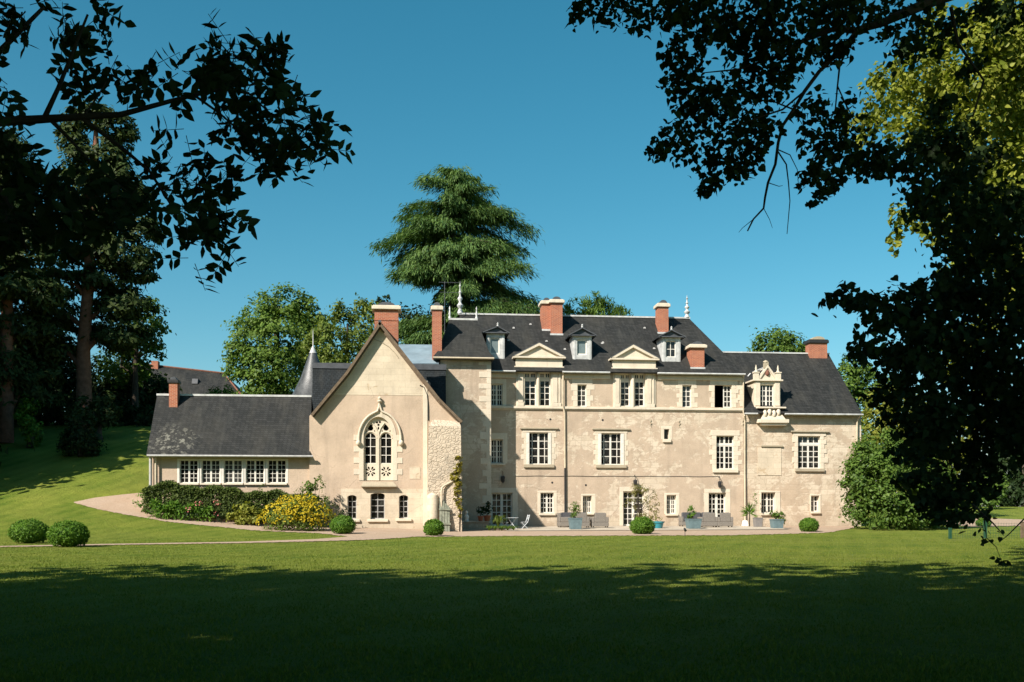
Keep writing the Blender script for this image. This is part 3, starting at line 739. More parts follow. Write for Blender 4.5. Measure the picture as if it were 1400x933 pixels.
for px, py in ((500.8, 589.2), (512, 589.2), (522.5, 589.2), (533.2, 589.2)): holesT.append([(PX(px, YC) + .055 * math.cos(2 * math.pi * k / 3 + 1.57), PZ(px, py, YC) + .07 * math.sin(2 * math.pi * k / 3 + 1.57)) for k in range(3)])
bm = extrude_bm(holed(bmT_outer, holesT, trY), .13); tro = bm_obj('gothic_window', bm, M['stone'], house)
tro['label'] = 'tall pointed window with stone tracery, two lights and pierced quatrefoil panels'
s = MB()
s.box(xm - .055, xm + .055, trY - .07, trY - .002, GZ0, PZ(517, 590, YC))
for x0, x1 in LW:   # ribs of the sub-arches
    c_ = (x0 + x1) / 2; r_ = (x1 - x0) / 2 + .07; s.tube([(c_ + r_ * math.cos(t), trY - .02, zt_ + r_ * 1.0 * math.sin(t)) for t in np.linspace(.0, math.pi, 12)], .04, 6)
s.tube([(xm, trY - .02, PZ(517, 594, YC)), (xm - .14, trY - .02, PZ(517, 585, YC)), (xm - .36, trY - .02, PZ(517, 578, YC))], .04, 6)
s.tube([(xm, trY - .02, PZ(517, 594, YC)), (xm + .14, trY - .02, PZ(517, 585, YC)), (xm + .36, trY - .02, PZ(517, 578, YC))], .04, 6)
s.build('mullion', M['stone'], tro)
MB().prism([(x, z) for x, z in bmT_outer], trY + .10, trY + .12).build('pane', M['glass'], tro)
s = MB()
for x0, x1 in LW:
    c_ = (x0 + x1) / 2; s.box(c_ - .02, c_ + .02, trY + .03, trY + .08, zb_, zt_ + (x1 - x0) / 2)
    for k in range(4):
        z = zb_ + (zt_ - zb_) * k / 3.0 if k else zb_ + .02; s.box(x0, x1, trY + .035, trY + .075, z - .018, z + .018)
s.build('glazing_bar', M['white'], tro)
# reveal ring, chamfered outwards
def ring(lp, dx, Y0, Y1):
    n = len(lp); c_ = np.mean(np.array(lp), 0); return [(x + dx * np.sign(x - c_[0]) if abs(x - c_[0]) > .05 else x, z + (dx if z > c_[1] else 0)) for x, z in lp]
s = MB(); lp = bmT_outer; big = arch(GX0 - .2, GX1 + .2, GZS, GZA + .3); big = [(GX0 - .2, GZ0), (GX1 + .2, GZ0)] + big
for k in range(len(lp)):
    k2 = (k + 1) % len(lp); p, q, P_, Q_ = lp[k], lp[k2], big[k], big[k2]
    s.quad((p[0], trY, p[1]), (q[0], trY, q[1]), (q[0], YC - .025, q[1]), (p[0], YC - .025, p[1]))
    if k > 0: s.quad((p[0], YC - .025, p[1]), (q[0], YC - .025, q[1]), (Q_[0], YC - .03, Q_[1]), (P_[0], YC - .03, P_[1]))
for k in range(1, len(big) - 1):
    p, q = big[k], big[k + 1]; s.quad((p[0], YC - .03, p[1]), (q[0], YC - .03, q[1]), (q[0], YC + .01, q[1]), (p[0], YC + .01, p[1]))
r_ = random.Random(3)
for sg, xx in ((-1, GX0 - .2), (1, GX1 + .2)):
    z = GZ0; k = 0
    while z < GZS - .1:
        ww = .36 if k % 2 else .06; k += 1; h = .33
        if sg < 0: s.box(xx - ww, xx + .01, YC - .026, YC + .02, z + .005, z + h)
        else: s.box(xx - .01, xx + ww, YC - .026, YC + .02, z + .005, z + h)
        z += h
s.build('surround', M['stone'], tro)
s = MB(); pts = [(PX(490.5, YC), YC - .09, PZ(490, 604, YC))] + [(x, YC - .09, z) for x, z in reversed(arch(PX(490.5, YC), PX(548, YC), GZS - .05, PZ(519, 563.5, YC), 9))] + [(PX(548, YC), YC - .09, PZ(548, 604, YC))]
ia = len(pts) // 2; fx, fz = PX(519, YC), PZ(519, 552, YC)
lft = pts[:ia - 1] + [(fx - .12, YC - .09, PZ(519, 562.5, YC)), (fx - .04, YC - .09, PZ(519, 557, YC)), (fx, YC - .09, fz)]
rgt = [(fx, YC - .09, fz), (fx + .04, YC - .09, PZ(519, 557, YC)), (fx + .12, YC - .09, PZ(519, 562.5, YC))] + pts[ia + 2:]
for pp in (lft, rgt): s.tube(pp, .06, 8)
s.lathe([(.04, 0), (.05, .1), (.12, .16), (.15, .22), (.07, .28), (.10, .34), (.11, .42), (.04, .48), (0, .5)], (fx, YC - .12, fz - .1), 12)
for px in (490, 548.3): s.sphere((PX(px, YC), YC - .12, PZ(px, 606, YC)), (.14, .13, .17), 10, 7)
s.build('hood_mould', M['stone'], tro)
s = MB(); x0, x1 = PX(494, YC), PX(540, YC); z1, z0 = PZ(517, 657.5, YC), PZ(517, 666, YC)
s.add([(x0 + .15, YC + .1, z1), (x1 - .15, YC + .1, z1), (x1 + .1, YC - .32, z0 + .06), (x0, YC - .32, z0 + .06), (x0, YC - .32, z0), (x1 + .1, YC - .32, z0), (x1 + .1, YC, z0), (x0, YC, z0)], [(0, 3, 2, 1), (3, 4, 5, 2), (4, 7, 6, 5), (0, 7, 4, 3), (1, 2, 5, 6)])
s.build('sill', M['stone_dark'], tro)

# ---- low wing
ZLE = PZ(312, 623, YW - .45); ZLR = PZ(320, 541, -4.4)
bm = holed(rect(XL0, XC0 + .05, ZB, ZLE + .1), HOLES['low'], YW); bm_obj('low_wing_wall', bm, M['gable_render'], house)
s = MB(); s.quad((XL0, YW, ZB), (XL0, -1.6, ZB), (XL0, -1.6, ZLE), (XL0, -4.4, ZLR - .1), (XL0, YW, ZLE + .1)); s.build('low_wing_gable', M['gable_render'], house)
a0, a1 = PX(200, YW - .45), PX(424, YW - .45); b0, b1 = PX(215, -4.4), PX(426, -4.4)
s = MB(); s.slab([(a0, YW - .45, ZLE), (a1, YW - .45, ZLE), (b1, -4.4, ZLR), (b0, -4.4, ZLR)], .1); M['slate_low'] = slate('mottled_slate', (1, 1, 1), .4, (a0 + 1.3, -7.2, ZLE + .9)); s.slab([(b0, -4.4, ZLR), (b1, -4.4, ZLR), (a1, -1.3, ZLE), (a0 + 1, -1.3, ZLE)], .1); s.build('low_wing_roof', M['slate_low'], house)
s = MB(); s.box(b0 - .02, b1, -4.50, -4.30, ZLR - .06, ZLR + .06); s.build('ridge_cap', M['zinc'], house)
def gutter(xa_, xb_, y, z, m='zinc', r_=.06):
    s = MB(); s.tube([(xa_, y, z), (xb_, y, z)], r_, 10); s.box(xa_ + .02, xb_ - .02, y + .05, y + .09, z - .075, z + .05); return s.build('gutter', M[m], house)
gutter(a0 + .05, PX(428, YW - .5), YW - .52, ZLE - .03, 'greypaint')
for px, px2 in ((203, 207.5), (210.5, 214)):
    s = MB(); x = PX((px + px2) / 2, YW - .3); s.tube([(x, YW - .2, g(x, YW) - .05), (x, YW - .2, ZLE - .1)], .085 if px < 205 else .06, 10); s.build('downpipe', M['greypaint' if px < 205 else 'cream'], house)

# ---- cross range behind the chapel: steep slate front under a flat lead band
Yx0, Yx1 = -3.4, -2.6
cx0, cx1 = PX(427.6, Yx1), PX(609.5, Yx1); zr0, zr1, ze = PZ(520, 497.5, Yx1), PZ(520, 505, Yx1), PZ(520, 590, Yx0)
s = MB(); s.add([(cx0, Yx0, ze), (cx1, Yx0, ze), (cx1, Yx1, zr1), (cx0, Yx1, zr1), (cx0, 3, ze), (cx0, 3, zr1), (cx1, 3, ze), (cx1, 3, zr1)], [(0, 1, 2, 3), (0, 3, 5, 4), (1, 6, 7, 2)])
s.box(cx0, cx1, Yx0 + .1, 3, ZB, ze - .002); s.build('cross_roof', M['slate_blue'], house)
s = MB(); s.box(cx0 - .03, cx1 + .03, Yx1 - .06, 3.1, zr1 + .002, zr0); s.build('roof_band', M['lead'], house)
# zinc roof behind
s = MB(); q = [(*P(545, 497, -2.0), -2.0), (*P(600, 497, -2.0), -2.0), (*P(600, 471.5, 2.0), 2.0), (*P(545, 471, 2.0), 2.0)]
s.slab([(x, y, z) for x, z, y in q], .15); s.build('zinc_roof', M['zinc_blue'], house)
# cone turret
cy = 1.5; xc = PX(428, cy); zt_ = PZ(428, 474, cy); zb2 = PZ(428, 545, cy); rb = xc - PX(400, cy)
s = MB(); s.lathe([(rb * 1.5, zb2 - .5), (rb * 1.06, zb2 + .1), (rb * .62, zb2 + (zt_ - zb2) * .38), (rb * .17, zb2 + (zt_ - zb2) * .88), (.02, zt_)], (xc, cy, 0), 28); to = s.build('turret_roof', M['slate_cone'], house, smooth=True)
s = MB(); s.lathe([(rb * .95, 0), (rb * .95, zb2)], (xc, cy, 0), 24); s.build('turret_wall', M['plaster'], to)
s = MB(); s.lathe([(rb * .19, zb2 + (zt_ - zb2) * .87), (.06, zt_), (.03, zt_ + .05), (.02, zt_ + 1.0), (.0, zt_ + 1.25)], (xc, cy, 0), 10); s.build('finial', M['zinc'], to)

# ---- tower roof: truncated pavilion with zinc edge and two small finials
ye = YT - .42; te0, te1 = PX(592, ye), PX(675.5, ye); zte = PZ(634, 488.5, ye); ty = 0.6; tt0, tt1 = PX(614.5, ty), PX(652, ty); ztt = PZ(633, 437.5, ty)
def lerp(a, b, t): return a + (b - a) * t
s = MB(); k = .22; kz = .17  # kicked foot of the slopes
mx0, mx1, my, mz = lerp(te0, tt0, k + .06), lerp(te1, tt1, k + .06), lerp(ye, ty, k + .06), lerp(zte, ztt, kz)
yb_ = 5.0
s.add([(te0, ye, zte), (te1, ye, zte), (mx1, my, mz), (mx0, my, mz), (tt1, ty, ztt), (tt0, ty, ztt), (te0, yb_, zte), (mx0, yb_, mz), (tt0, yb_, ztt), (te1, yb_, zte), (mx1, yb_, mz), (tt1, yb_, ztt)],
      [(0, 1, 2, 3), (3, 2, 4, 5), (0, 3, 7, 6), (3, 5, 8, 7), (1, 9, 10, 2), (2, 10, 11, 4), (5, 4, 11, 8)])
s.box(te0 + .03, te1 - .03, ye + .02, yb_ - .1, zte - .14, zte - .004)
tro_ = s.build('tower_roof', M['slate'], house)
s = MB(); s.box(tt0 - .05, tt1 + .05, ty - .06, ty + .2, ztt - .03, ztt + .1); s.build('ridge_cap', M['zinc'], tro_)
for px in (tt0 + .02, tt1 - .02):
    s = MB(); s.lathe([(.1, 0), (.08, .12), (.05, .2), (.09, .32), (.05, .45), (.035, .6), (.06, .68), (0, .85)], (px, ty + .05, ztt + .08), 10); s.build('finial', M['zinc'], tro_)
gutter(te0, te1, ye - .06, zte - .06, 'cream')

# ---- main roof (hipped) and wing roof
Yr = 4.5; e0 = PX(640, -.45); e1 = PX(1018, -.45); r0, r1 = PX(628, Yr), PX(942, Yr); ybk = 9.45
s = MB()
s.slab([(e0, -.45, ZME), (e1, -.45, ZME), (r1, Yr, ZMR), (r0, Yr, ZMR)], .1)
s.add([(e1, -.45, ZME), (e1, ybk, ZME), (r1, Yr, ZMR), (e0 - 2.5, ybk, ZME), (r0, Yr, ZMR), (e0 - 2.5, .5, ZME)], [(0, 1, 2), (1, 3, 4, 2), (3, 5, 4)])
mro = s.build('main_roof', M['slate'], house)
s = MB(); s.box(r0 - .1, r1 + .05, Yr - .14, Yr + .14, ZMR - .05, ZMR + .06); s.build('ridge_cap', M['zinc'], mro)
def epi(px, z, h, par):
    s = MB(); k = h / 2.2
    s.lathe([(.2, 0), (.16, .15), (.09, .3), (.2, .45), (.22, .55), (.1, .68), (.08, .8), (.17, .95), (.17, 1.02), (.07, 1.15), (.06, 1.3), (.12, 1.4), (.05, 1.5), (.04, 1.75), (.09, 1.82), (.03, 1.92), (.0, 2.2)], (px, Yr, z), 12)
    for v in range(len(s.v)): s.v[v] = (s.v[v][0], s.v[v][1], z + (s.v[v][2] - z) * k)
    s.build('finial', M['zinc'], par)
epi(r0 + .05, ZMR + .05, 2.3, mro); epi(r1 - .15, ZMR + .05, 1.65, mro)
w0, w1 = PX(985, Yr), PX(1130, Yr); we0, we1 = PX(1017.5, -.4), PX(1179, -.4)
s = MB(); s.slab([(XM1 - 3.2, -.0, ZRE + .45), (XM1 + .05, 0, ZRE + .45), (XM1 + .05, -.4, ZRE), (we1, -.4, ZRE), (w1 + .15, Yr, ZRR), (w0 - 2, Yr, ZRR)][1:], .1)
s.add([(w0 - 2, Yr, ZRR), (w1 + .15, Yr, ZRR), (we1, ybk, ZRE), (XM1, ybk, ZRE)], [(0, 1, 2, 3)])
wro = s.build('wing_roof', M['slate'], house)
s = MB(); s.box(w0 - .6, w1 + .2, Yr - .13, Yr + .13, ZRR - .05, ZRR + .05); s.build('ridge_cap', M['zinc'], wro)
# eave gutters, cornice boards
zg_ = ZME - .05
for xa_, xb_ in ((XT1 + .05, PX(705, -.5)), (PX(769, -.5), PX(834, -.5)), (PX(899, -.5), PX(1019, -.5))): gutter(xa_, xb_, -.52, zg_, 'zinc')
for xa_, xb_ in ((PX(1018, -.45), PX(1036, -.45)), (PX(1073, -.45), PX(1180, -.45))): gutter(xa_, xb_, -.47, ZRE - .05, 'zinc')
s = MB()
for xa_, xb_ in ((XT1 + .01, PX(705, 0)), (PX(769, 0), PX(834, 0)), (PX(899, 0), XM1)): s = MB(); s.box(xa_, xb_, -.12, -.001, ZME - .42, ZME - .12); s.build('cornice', M['stone'], house, bevel=.02)
s = MB(); zs = PZ(860, 560, 0); s.box(XT1 + .002, XM1 + .02, -.15, -.002, zs - .02, zs + .14); s.box(XT1 + .002, XM1 + .01, -.08, -.002, zs - .1, zs - .022); s.build('string_course', M['stone'], house, bevel=.02)
# cable pinned along the front
s = MB(); zc = PZ(860, 651.5, 0)
pts = [(PX(p, 0), -.02, zc + .012 * math.sin(p * .13)) for p in range(704, 986, 8)]; s.tube(pts, .014, 5); s.build('cable', M['iron'], house)
# ---- pedimented windows
for a, e, ox0, ox1, ap, (y0, y1, y2) in ((705.5, 768.5, 717, 753, (737, 468.5), (489, 502, 509)), (838, 896, 848.5, 882, (865.5, 471), (491.5, 504, 511))):
    s = MB(); zt0, zt1, zt2 = [PZ((a + e) / 2, y, 0) for y in (y0, y1, y2)]; X0, X1 = PX(a, 0), PX(e, 0); O0, O1 = PX(ox0, 0), PX(ox1, 0); zb = zs + .14
    mm0, mm1 = (PX(733.5, 0), PX(738, 0)) if a < 800 else (PX(862, 0), PX(868, 0))
    s.box(X0, O0, -.07, .32, zb, zt2); s.box(O1, X1, -.07, .32, zb, zt2); s.box(mm0, mm1, -.05, .32, zb, zt2)
    s.box(X0 + .02, X1 - .02, -.075, .5, zt2 + .002, zt1 - .05)
    for p0, p1 in ((X0 + .12, O0 - .1), (O1 + .1, O1 + .1 + (O0 - X0 - .22)), (O1 + .5, X1 - .12)):   # pilasters
        s.box(p0, p1, -.13, -.068, zb + .25, zt2 - .05); s.box(p0 - .05, p1 + .05, -.15, -.066, zb, zb + .24); s.box(p0 - .05, p1 + .05, -.15, -.066, zt2 - .06, zt2 + .06)
    s.tube([((mm0 + mm1) / 2, -.03, zb), ((mm0 + mm1) / 2, -.03, zt2 - .02)], (mm1 - mm0) * .42, 12)
    s.box(O0, O1, -.09, .2, zb - .001, zb + .06)
    s.box(X0 - .12, X1 + .12, -.16, .9, zt1 - .05, zt1 + .03)
    s.box(X0 - .02, X1 + .02, -.09, 1.4, zt1 + .032, zt0 - .08)
    lo = s.build('pediment_window', M['stone'], house, bevel=.012); lo['label'] = 'tall twin stone window under a triangular pediment that breaks the eaves'
    s = MB(); c0, c1 = X0 - .22, X1 + .22; axp, azp = P(ap[0], ap[1], -.2)
    s.box(c0, c1, -.28, 1.5, zt0 - .078, zt0 + .04)
    tym = [(c0 + .25, zt0 + .042), (c1 - .25, zt0 + .042), (axp, azp - .22)]; s.prism(tym, -.12, 1.6)
    for sg in (-1, 1):
        ce = c0 if sg < 0 else c1; s.prism([(ce, zt0 + .042), (ce - sg * .34, zt0 + .042), (axp, azp - .22), (axp, azp)], -.30, 1.7)
    s.build('pediment', M['stone'], lo, bevel=.01)
    # little slate roof running back into the main slope
    s = MB(); yy = 3.4; s.slab([(c0 - .02, -.31, zt0 + .07), (axp, -.31, azp + .03), (axp, yy, azp + .03), (c0 - .02, yy, zt0 + .07)], .05); s.slab([(c1 + .02, -.31, zt0 + .07), (axp, -.31, azp + .03), (axp, yy, azp + .03), (c1 + .02, yy, zt0 + .07)], .05)
    s.build('roof', M['lead'], lo)

def roofY(px, py, ze=None, zr=None, ya=-.45, yb=4.5):
    ze = ZME if ze is None else ze; zr = ZMR if zr is None else zr
    best = min(np.linspace(ya, yb, 400), key=lambda Y: abs(PZ(px, py, Y) - (ze + (zr - ze) * (Y - ya) / (yb - ya)))); return float(best)
# ---- dormers
def roof_y(z): return -.45 + (Yr + .45) * (z - ZME) / (ZMR - ZME)
for bx, by, wx, wy, ax, pm in (((665, 690), (455.5, 491), (670, 683), (462, 484.5), (680.5, 446), 'curtained'), ((783, 809), (459, 492), (789, 802.5), (464.5, 485.5), (796, 448), 'curtained'), ((905, 930.5), (461, 495), (910.5, 924), (466.5, 488.5), (918, 451), 'glass')):
    Yd = roofY((bx[0] + bx[1]) / 2, by[1] - .5)
    X0, X1 = PX(bx[0], Yd), PX(bx[1], Yd); xm_ = (bx[0] + bx[1]) / 2; z1, z0 = PZ(xm_, by[0], Yd), PZ(xm_, by[1], Yd)
    s = MB(); W0, W1 = PX(wx[0], Yd), PX(wx[1], Yd); zw1, zw0 = PZ(xm_, wy[0], Yd), PZ(xm_, wy[1], Yd)
    s.box(X0, W0, Yd, Yd + 3, z0 - .3, z1); s.box(W1, X1, Yd, Yd + 3, z0 - .3, z1); s.box(W0, W1, Yd, Yd + .3, z0 - .3, zw0); s.box(W0, W1, Yd, Yd + .3, zw1, z1)
    for p in (X0 + .06, X1 - .2): s.box(p, p + .14, Yd - .03, Yd - .001, z0, z1 - .02)
    s.box(X0 - .03, X1 + .03, Yd - .05, Yd - .001, z1 - .09, z1 + .02)
    do = s.build('dormer', M['zinc'], house, bevel=.01)
    f = MB(); leaf_bars(f, W0, W1, zw0, zw1, Yd + .1, 2 if pm == 'glass' else 1, 2 if pm == 'glass' else 1, .08 if pm != 'glass' else .05, .04); fo = f.build('window', M['white'], do)
    MB().quad((W0, Yd + .14, zw0), (W1, Yd + .14, zw0), (W1, Yd + .14, zw1), (W0, Yd + .14, zw1)).build('pane', M[pm], do)
    s = MB(); ex0, ex1 = X0 - .32, X1 + .32; xa_, za_ = P(ax[0], ax[1], Yd - .2); ze_ = z1 - .0; yb_ = 4.2
    s.slab([(ex0, Yd - .3, ze_), (xa_, Yd - .3, za_), (xa_, yb_, za_), (ex0, yb_, ze_)], .06); s.slab([(ex1, Yd - .3, ze_), (xa_, Yd - .3, za_), (xa_, yb_, za_), (ex1, yb_, ze_)], .06)
    s.prism([(ex0 + .12, ze_ + .02), (ex1 - .12, ze_ + .02), (xa_, za_ - .08)], Yd - .12, Yd + .3)
    s.box(ex0 + .05, ex1 - .05, Yd - .26, Yd + .3, ze_ - .05, ze_ + .018)
    s.build('roof', M['lead'], do)
    s = MB(); s.lathe([(.08, 0), (.05, .1), (.08, .16), (0, .24)], (xa_, Yd - .22, za_), 8); s.build('finial', M['zinc'], do)

# ---- stone dormer of the wing
Yd = -.02
s = MB(); p_ = lambda x, y: P(x, y, Yd)
x0, x1 = p_(1031.5, 0)[0], p_(1067, 0)[0]; o0, o1 = p_(1039, 0)[0], p_(1058, 0)[0]; zb, zt = PZ(1050, 557, Yd), PZ(1050, 521.5, Yd); zw1 = PZ(1050, 526, Yd)
s.box(x0, o0, Yd, 1.6, zb, zt); s.box(o1, x1, Yd, 1.6, zb, zt); s.box(o0, o1, Yd + .02, .5, zw1, zt)
for q in (x0 + .05, x1 - .4): s.box(q, q + .34, Yd - .05, Yd - .001, zb + .1, zt - .05)
s.box(x0 - .14, x1 + .14, Yd - .16, 1.5, zt + .002, zt + .11)
s.prism([(p_(1036.5, 0)[0], zt + .112), (p_(1062, 0)[0], zt + .112), p_(1049.5, 501)], Yd + .0, 1.3)
for sg in (-1, 1):
    ce = p_(1034 if sg < 0 else 1064, 0)[0]; s.prism([(ce, zt + .112), (ce - sg * .22, zt + .112), p_(1049.5, 503), p_(1049.5, 499.5)], Yd - .09, Yd + .25)
sdo = s.build('stone_dormer', M['stone'], house, bevel=.012); sdo['label'] = 'carved stone dormer with pinnacles over a corbelled ledge'
f = MB(); leaf_bars(f, o0, (o0 + o1) / 2, zb, zw1, Yd + .16, 2, 4, .055); leaf_bars(f, (o0 + o1) / 2, o1, zb, zw1, Yd + .16, 2, 4, .055); f.build('window', M['white'], sdo)
MB().quad((o0, Yd + .2, zb), (o1, Yd + .2, zb), (o1, Yd + .2, zw1), (o0, Yd + .2, zw1)).build('pane', M['glass'], sdo)
for px in (1034, 1064):
    s = MB(); xx = PX(px, Yd); s.box(xx - .15, xx + .15, Yd - .12, Yd + .25, zt + .112, zt + .55); s.box(xx - .19, xx + .19, Yd - .16, Yd + .29, zt + .552, zt + .62); s.lathe([(.14, .62), (.05, .78), (.07, .86), (.03, 1.05), (0, 1.15)], (xx, Yd + .06, zt), 8); s.build('pinnacle', M['stone'], sdo)
s = MB(); xx, zz = p_(1047.5, 501.5); s.box(xx - .13, xx + .15, Yd - .06, Yd + .25, zz - .1, zz + .3); s.lathe([(.2, .3), (.16, .38), (0, .46)], (xx, Yd + .1, zz), 8); s.build('finial', M['stone_dark'], sdo)
s = MB(); s.lathe([(0, 0), (.13, .08), (.16, .22), (.1, .38), (0, .46)], (p_(1049, 0)[0], Yd - .01, zt + .35), 10); s.build('carved_shell', M['rust'], sdo)
zr_ = p_(1049.5, 502)[1]; ax_ = p_(1049.5, 0)[0]; xl, xr = p_(1029, 0)[0], p_(1070, 0)[0]; yq = 3.0
s = MB(); s.slab([(xl, Yd + .2, zt + .1), (ax_, Yd + .2, zr_), (ax_, yq, zr_), (xl, yq, zt + .1)], .07); s.slab([(xr, Yd + .2, zt + .1), (ax_, Yd + .2, zr_), (ax_, yq, zr_), (xr, yq, zt + .1)], .07); s.build('roof', M['slate'], sdo)
s = MB(); s.tube([(ax_, Yd + .2, zr_ + .03), (ax_, yq, zr_ + .03)], .07, 6); s.tube([(xl, yq - .6, zt + .12), (ax_ - .3, yq - .4, zr_ - .1)], .06, 6); s.build('ridge_cap', M['zinc'], sdo)
# corbel: flared shelf, carved block, stepped ledge
s = MB(); xa_, xb_ = PX(1036, -.3), PX(1073.5, -.3); z1 = zb
s.box(xa_ - .05, xb_ + .05, -.42, .2, z1 - .12, z1 - .003)
c0, c1 = PX(1040, -.3), PX(1074, -.3); zl = PZ(1056, 573.5, -.35)
s.frus(c0 + .05, c1, -.4, .1, zl, c0 + .3, c1 - .5, -.18, .1, z1 - .122)
for k in range(4):
    xx = c0 + .3 + (c1 - c0 - .8) * k / 3; s.sphere((xx, -.3, zl + .38 + .1 * (k % 2)), (.16, .16, .26), 8, 6)
s.box(PX(1036.5, -.4), PX(1078.5, -.4), -.5, .02, zl - .26, zl - .002); s.box(PX(1041, -.4), PX(1076, -.4), -.38, .02, zl - .42, zl - .262)
s.build('corbel', M['stone'], sdo, bevel=.03)
# blind lintel under the corbel
s = MB(); xx0, xx1 = PX(1040, 0), PX(1070, 0); zz = PZ(1055, 610.5, 0); s.box(xx0, xx1, -.1, .0, zz - .04, zz + .08); s.build('blind_lintel', M['stone_dark'], house, bevel=.02)
s = MB(); x0, x1 = PX(1036, 0), PX(1068, 0); s.box(x0, x1, -.012, .01, PZ(1050, 650, 0), PZ(1050, 612, 0)); s.build('blind_panel', M['gable_stone'], house)

# ---- chimneys
def chimney(x0, x1, y0, y1, Ya, Yb, capx=.12, caph=.3, kind='stone', bands=(), split=None, label=None):
    X0, X1 = PX(x0, Ya), PX(x1, Ya); xm_ = (x0 + x1) / 2; z1, z0 = PZ(xm_, y0, Ya), PZ(xm_, y1, Ya) - 1.2
    s = MB(); s.box(X0, X1, Ya, Yb, z0, z1)
    for b_ in bands: z = PZ(xm_, b_, Ya); s.box(X0 - .03, X1 + .03, Ya - .03, Yb + .03, z - .04, z + .04)
    ch = s.build('chimney', M['brick'], house)
    if label: ch['label'] = label
    s = MB(); s.box(X0 - capx, X1 + capx, Ya - capx, Yb + capx, z1 + .002, z1 + caph * .55); s.box(X0 - capx * .5, X1 + capx * .5, Ya - capx * .5, Yb + capx * .5, z1 + caph * .552, z1 + caph * .7)
    s.build('cap', M['stone' if kind == 'stone' else 'iron'], ch, bevel=.03)
    s = MB(); n = 8; xm_ = (X0 + X1) / 2; hw = (X1 - X0) * .36
    arc = [(xm_ + hw * math.cos(math.pi * k / n), z1 + caph * .7 + caph * .55 * math.sin(math.pi * k / n)) for k in range(n + 1)]
    s.prism(arc, Ya - .02, Yb + .02); s.build('ridge_tile', M['lead' if kind != 'brickcap' else 'stone_dark'], ch)
    return ch
yl_ = roofY(237, 557, ZLE, ZLR, YW - .45, -4.4); ch = chimney(231, 242.5, 524, 558, yl_, yl_ + .6, .07, .3, 'dark', label='slim brick chimney on the low wing')
chimney(512, 544.5, 423.5, 476, -6.9, -5.8, .16, .36, bands=(437.5,), label='broad brick chimney behind the gable')
chimney(591, 604, 424, 490, -1.3, -.5, .1, .4, label='tall narrow brick chimney beside the tower roof')
ya_ = roofY(747, 451); chimney(741, 753.5, 416, 451, ya_, ya_ + 1.1, .12, .36, label='left shaft of the paired brick chimneys'); yb_ = roofY(761, 457); chimney(753.2, 769, 414.5, 457, yb_, yb_ + 1.2, .14, .36, label='right shaft of the paired brick chimneys')
yc_ = roofY(907, 455); yd_ = roofY(954, 503); chimney(900, 914, 420, 455, yc_, yc_ + .85, .12, .4); chimney(944.5, 963, 476, 503, yd_, yd_ + 1.0, .16, .36); chimney(1107, 1131, 469.5, 485, 4.1, 4.9, .1, .4, 'brickcap')
for x0, x1, y, Y in ((752, 770, 457.5, yb_ - .05), (741, 753, 451.5, ya_ - .05), (944, 964, 503.5, yd_ - .05), (899, 915, 455.5, yc_ - .05)):
    s = MB(); s.box(PX(x0, Y), PX(x1, Y), Y - .05, Y + .2, PZ((x0 + x1) / 2, y + 1.6, Y), PZ((x0 + x1) / 2, y - 1.2, Y)); s.build('flashing', M['zinc'], house)
# roof vents and antenna
s0 = [(647 + 55, 449), (725, 444), (695, 466), (824, 469), (747, 467), (772, 478), (881, 449), (894, 477), (823, 470)]
for px, py in s0:
    z = None
    for Y in np.linspace(-.4, 4.4, 60):
        zz = PZ(px, py, Y)
        if zz <= ZME + (ZMR - ZME) * (Y + .45) / (Yr + .45): break
    s = MB(); xx, zz = P(px, py, Y); s.frus(xx - .09, xx + .09, Y - .12, Y + .1, zz - .04, xx - .05, xx + .05, Y - .1, Y + .05, zz + .07); s.build('roof_vent', M['greypaint'], mro)
s = MB(); Ya = 3.0; x, z0 = P(608, 432, Ya); z1 = PZ(608, 386, Ya); s.tube([(x, Ya, z0 - 3), (x, Ya, z1)], .025, 5)
zt = PZ(608, 386.5, Ya); s.tube([(PX(600, Ya), Ya, zt), (PX(631, Ya), Ya, zt)], .016, 5)
for px in (601, 605, 610, 616, 623, 630): s.tube([(PX(px, Ya), Ya - .25, zt), (PX(px, Ya), Ya + .25, zt)], .012, 4)
zt = PZ(608, 400, Ya); s.tube([(PX(601, Ya), Ya, zt), (PX(628, Ya), Ya, zt)], .014, 5); s.build('antenna', M['lead'], house)
# downpipes
def pipe(pts, r_=.055, m='cream', name='downpipe'):
    s = MB(); s.tube([(PX(px, Y), Y, PZ(px, py, Y)) for px, py, Y in pts], r_, 8); return s.build(name, M[m], house)
pipe([(769.8, 508, -.45), (769.8, 512, -.2), (769.8, 556, -.2), (772, 565, -.1), (772.5, 640, -.1)], .055); pipe([(772.5, 640.2, -.1), (772.8, 719, -.1)], .06, 'iron')
pipe([(1018, 568, -.4), (1018.3, 575, -.1), (1018.3, 650, -.1)], .055); pipe([(1018.3, 650.2, -.1), (1018.8, 719.5, -.1)], .062, 'cream')
pipe([(1016.5, 512, -.4), (1016.5, 516, -.14), (1016.3, 563, -.14), (1017.6, 572, -.1)], .05)
pipe([(1176, 567, -.4), (1175, 571, -.25), (1172, 577, -.12), (1171.6, 640, -.12), (1171.6, 700, -.12)], .06)
pipe([(632, 651.5, YC - .5), (607, 664.5, YC - .75), (604.5, 667, YC - .8), (603.6, 672, YC - .82), (603.6, 718, YC - .82)], .06, 'cream')
s = MB(); s.tube([(PX(px, YC - .03), YC - .03, PZ(px, py, YC)) for px, py in ((574, 527), (580, 530), (584, 540), (585.5, 555), (585.8, 575))], .03, 6); s.build('cable', M['iron'], house)
s = MB(); s.tube([(PX(px, YC - .03), YC - .03, PZ(px, py, YC)) for px, py in ((509, 463), (520, 467.5), (531, 474), (540, 483), (545, 490))], .02, 6); s.build('old_roof_line', M['stone_dark'], house)
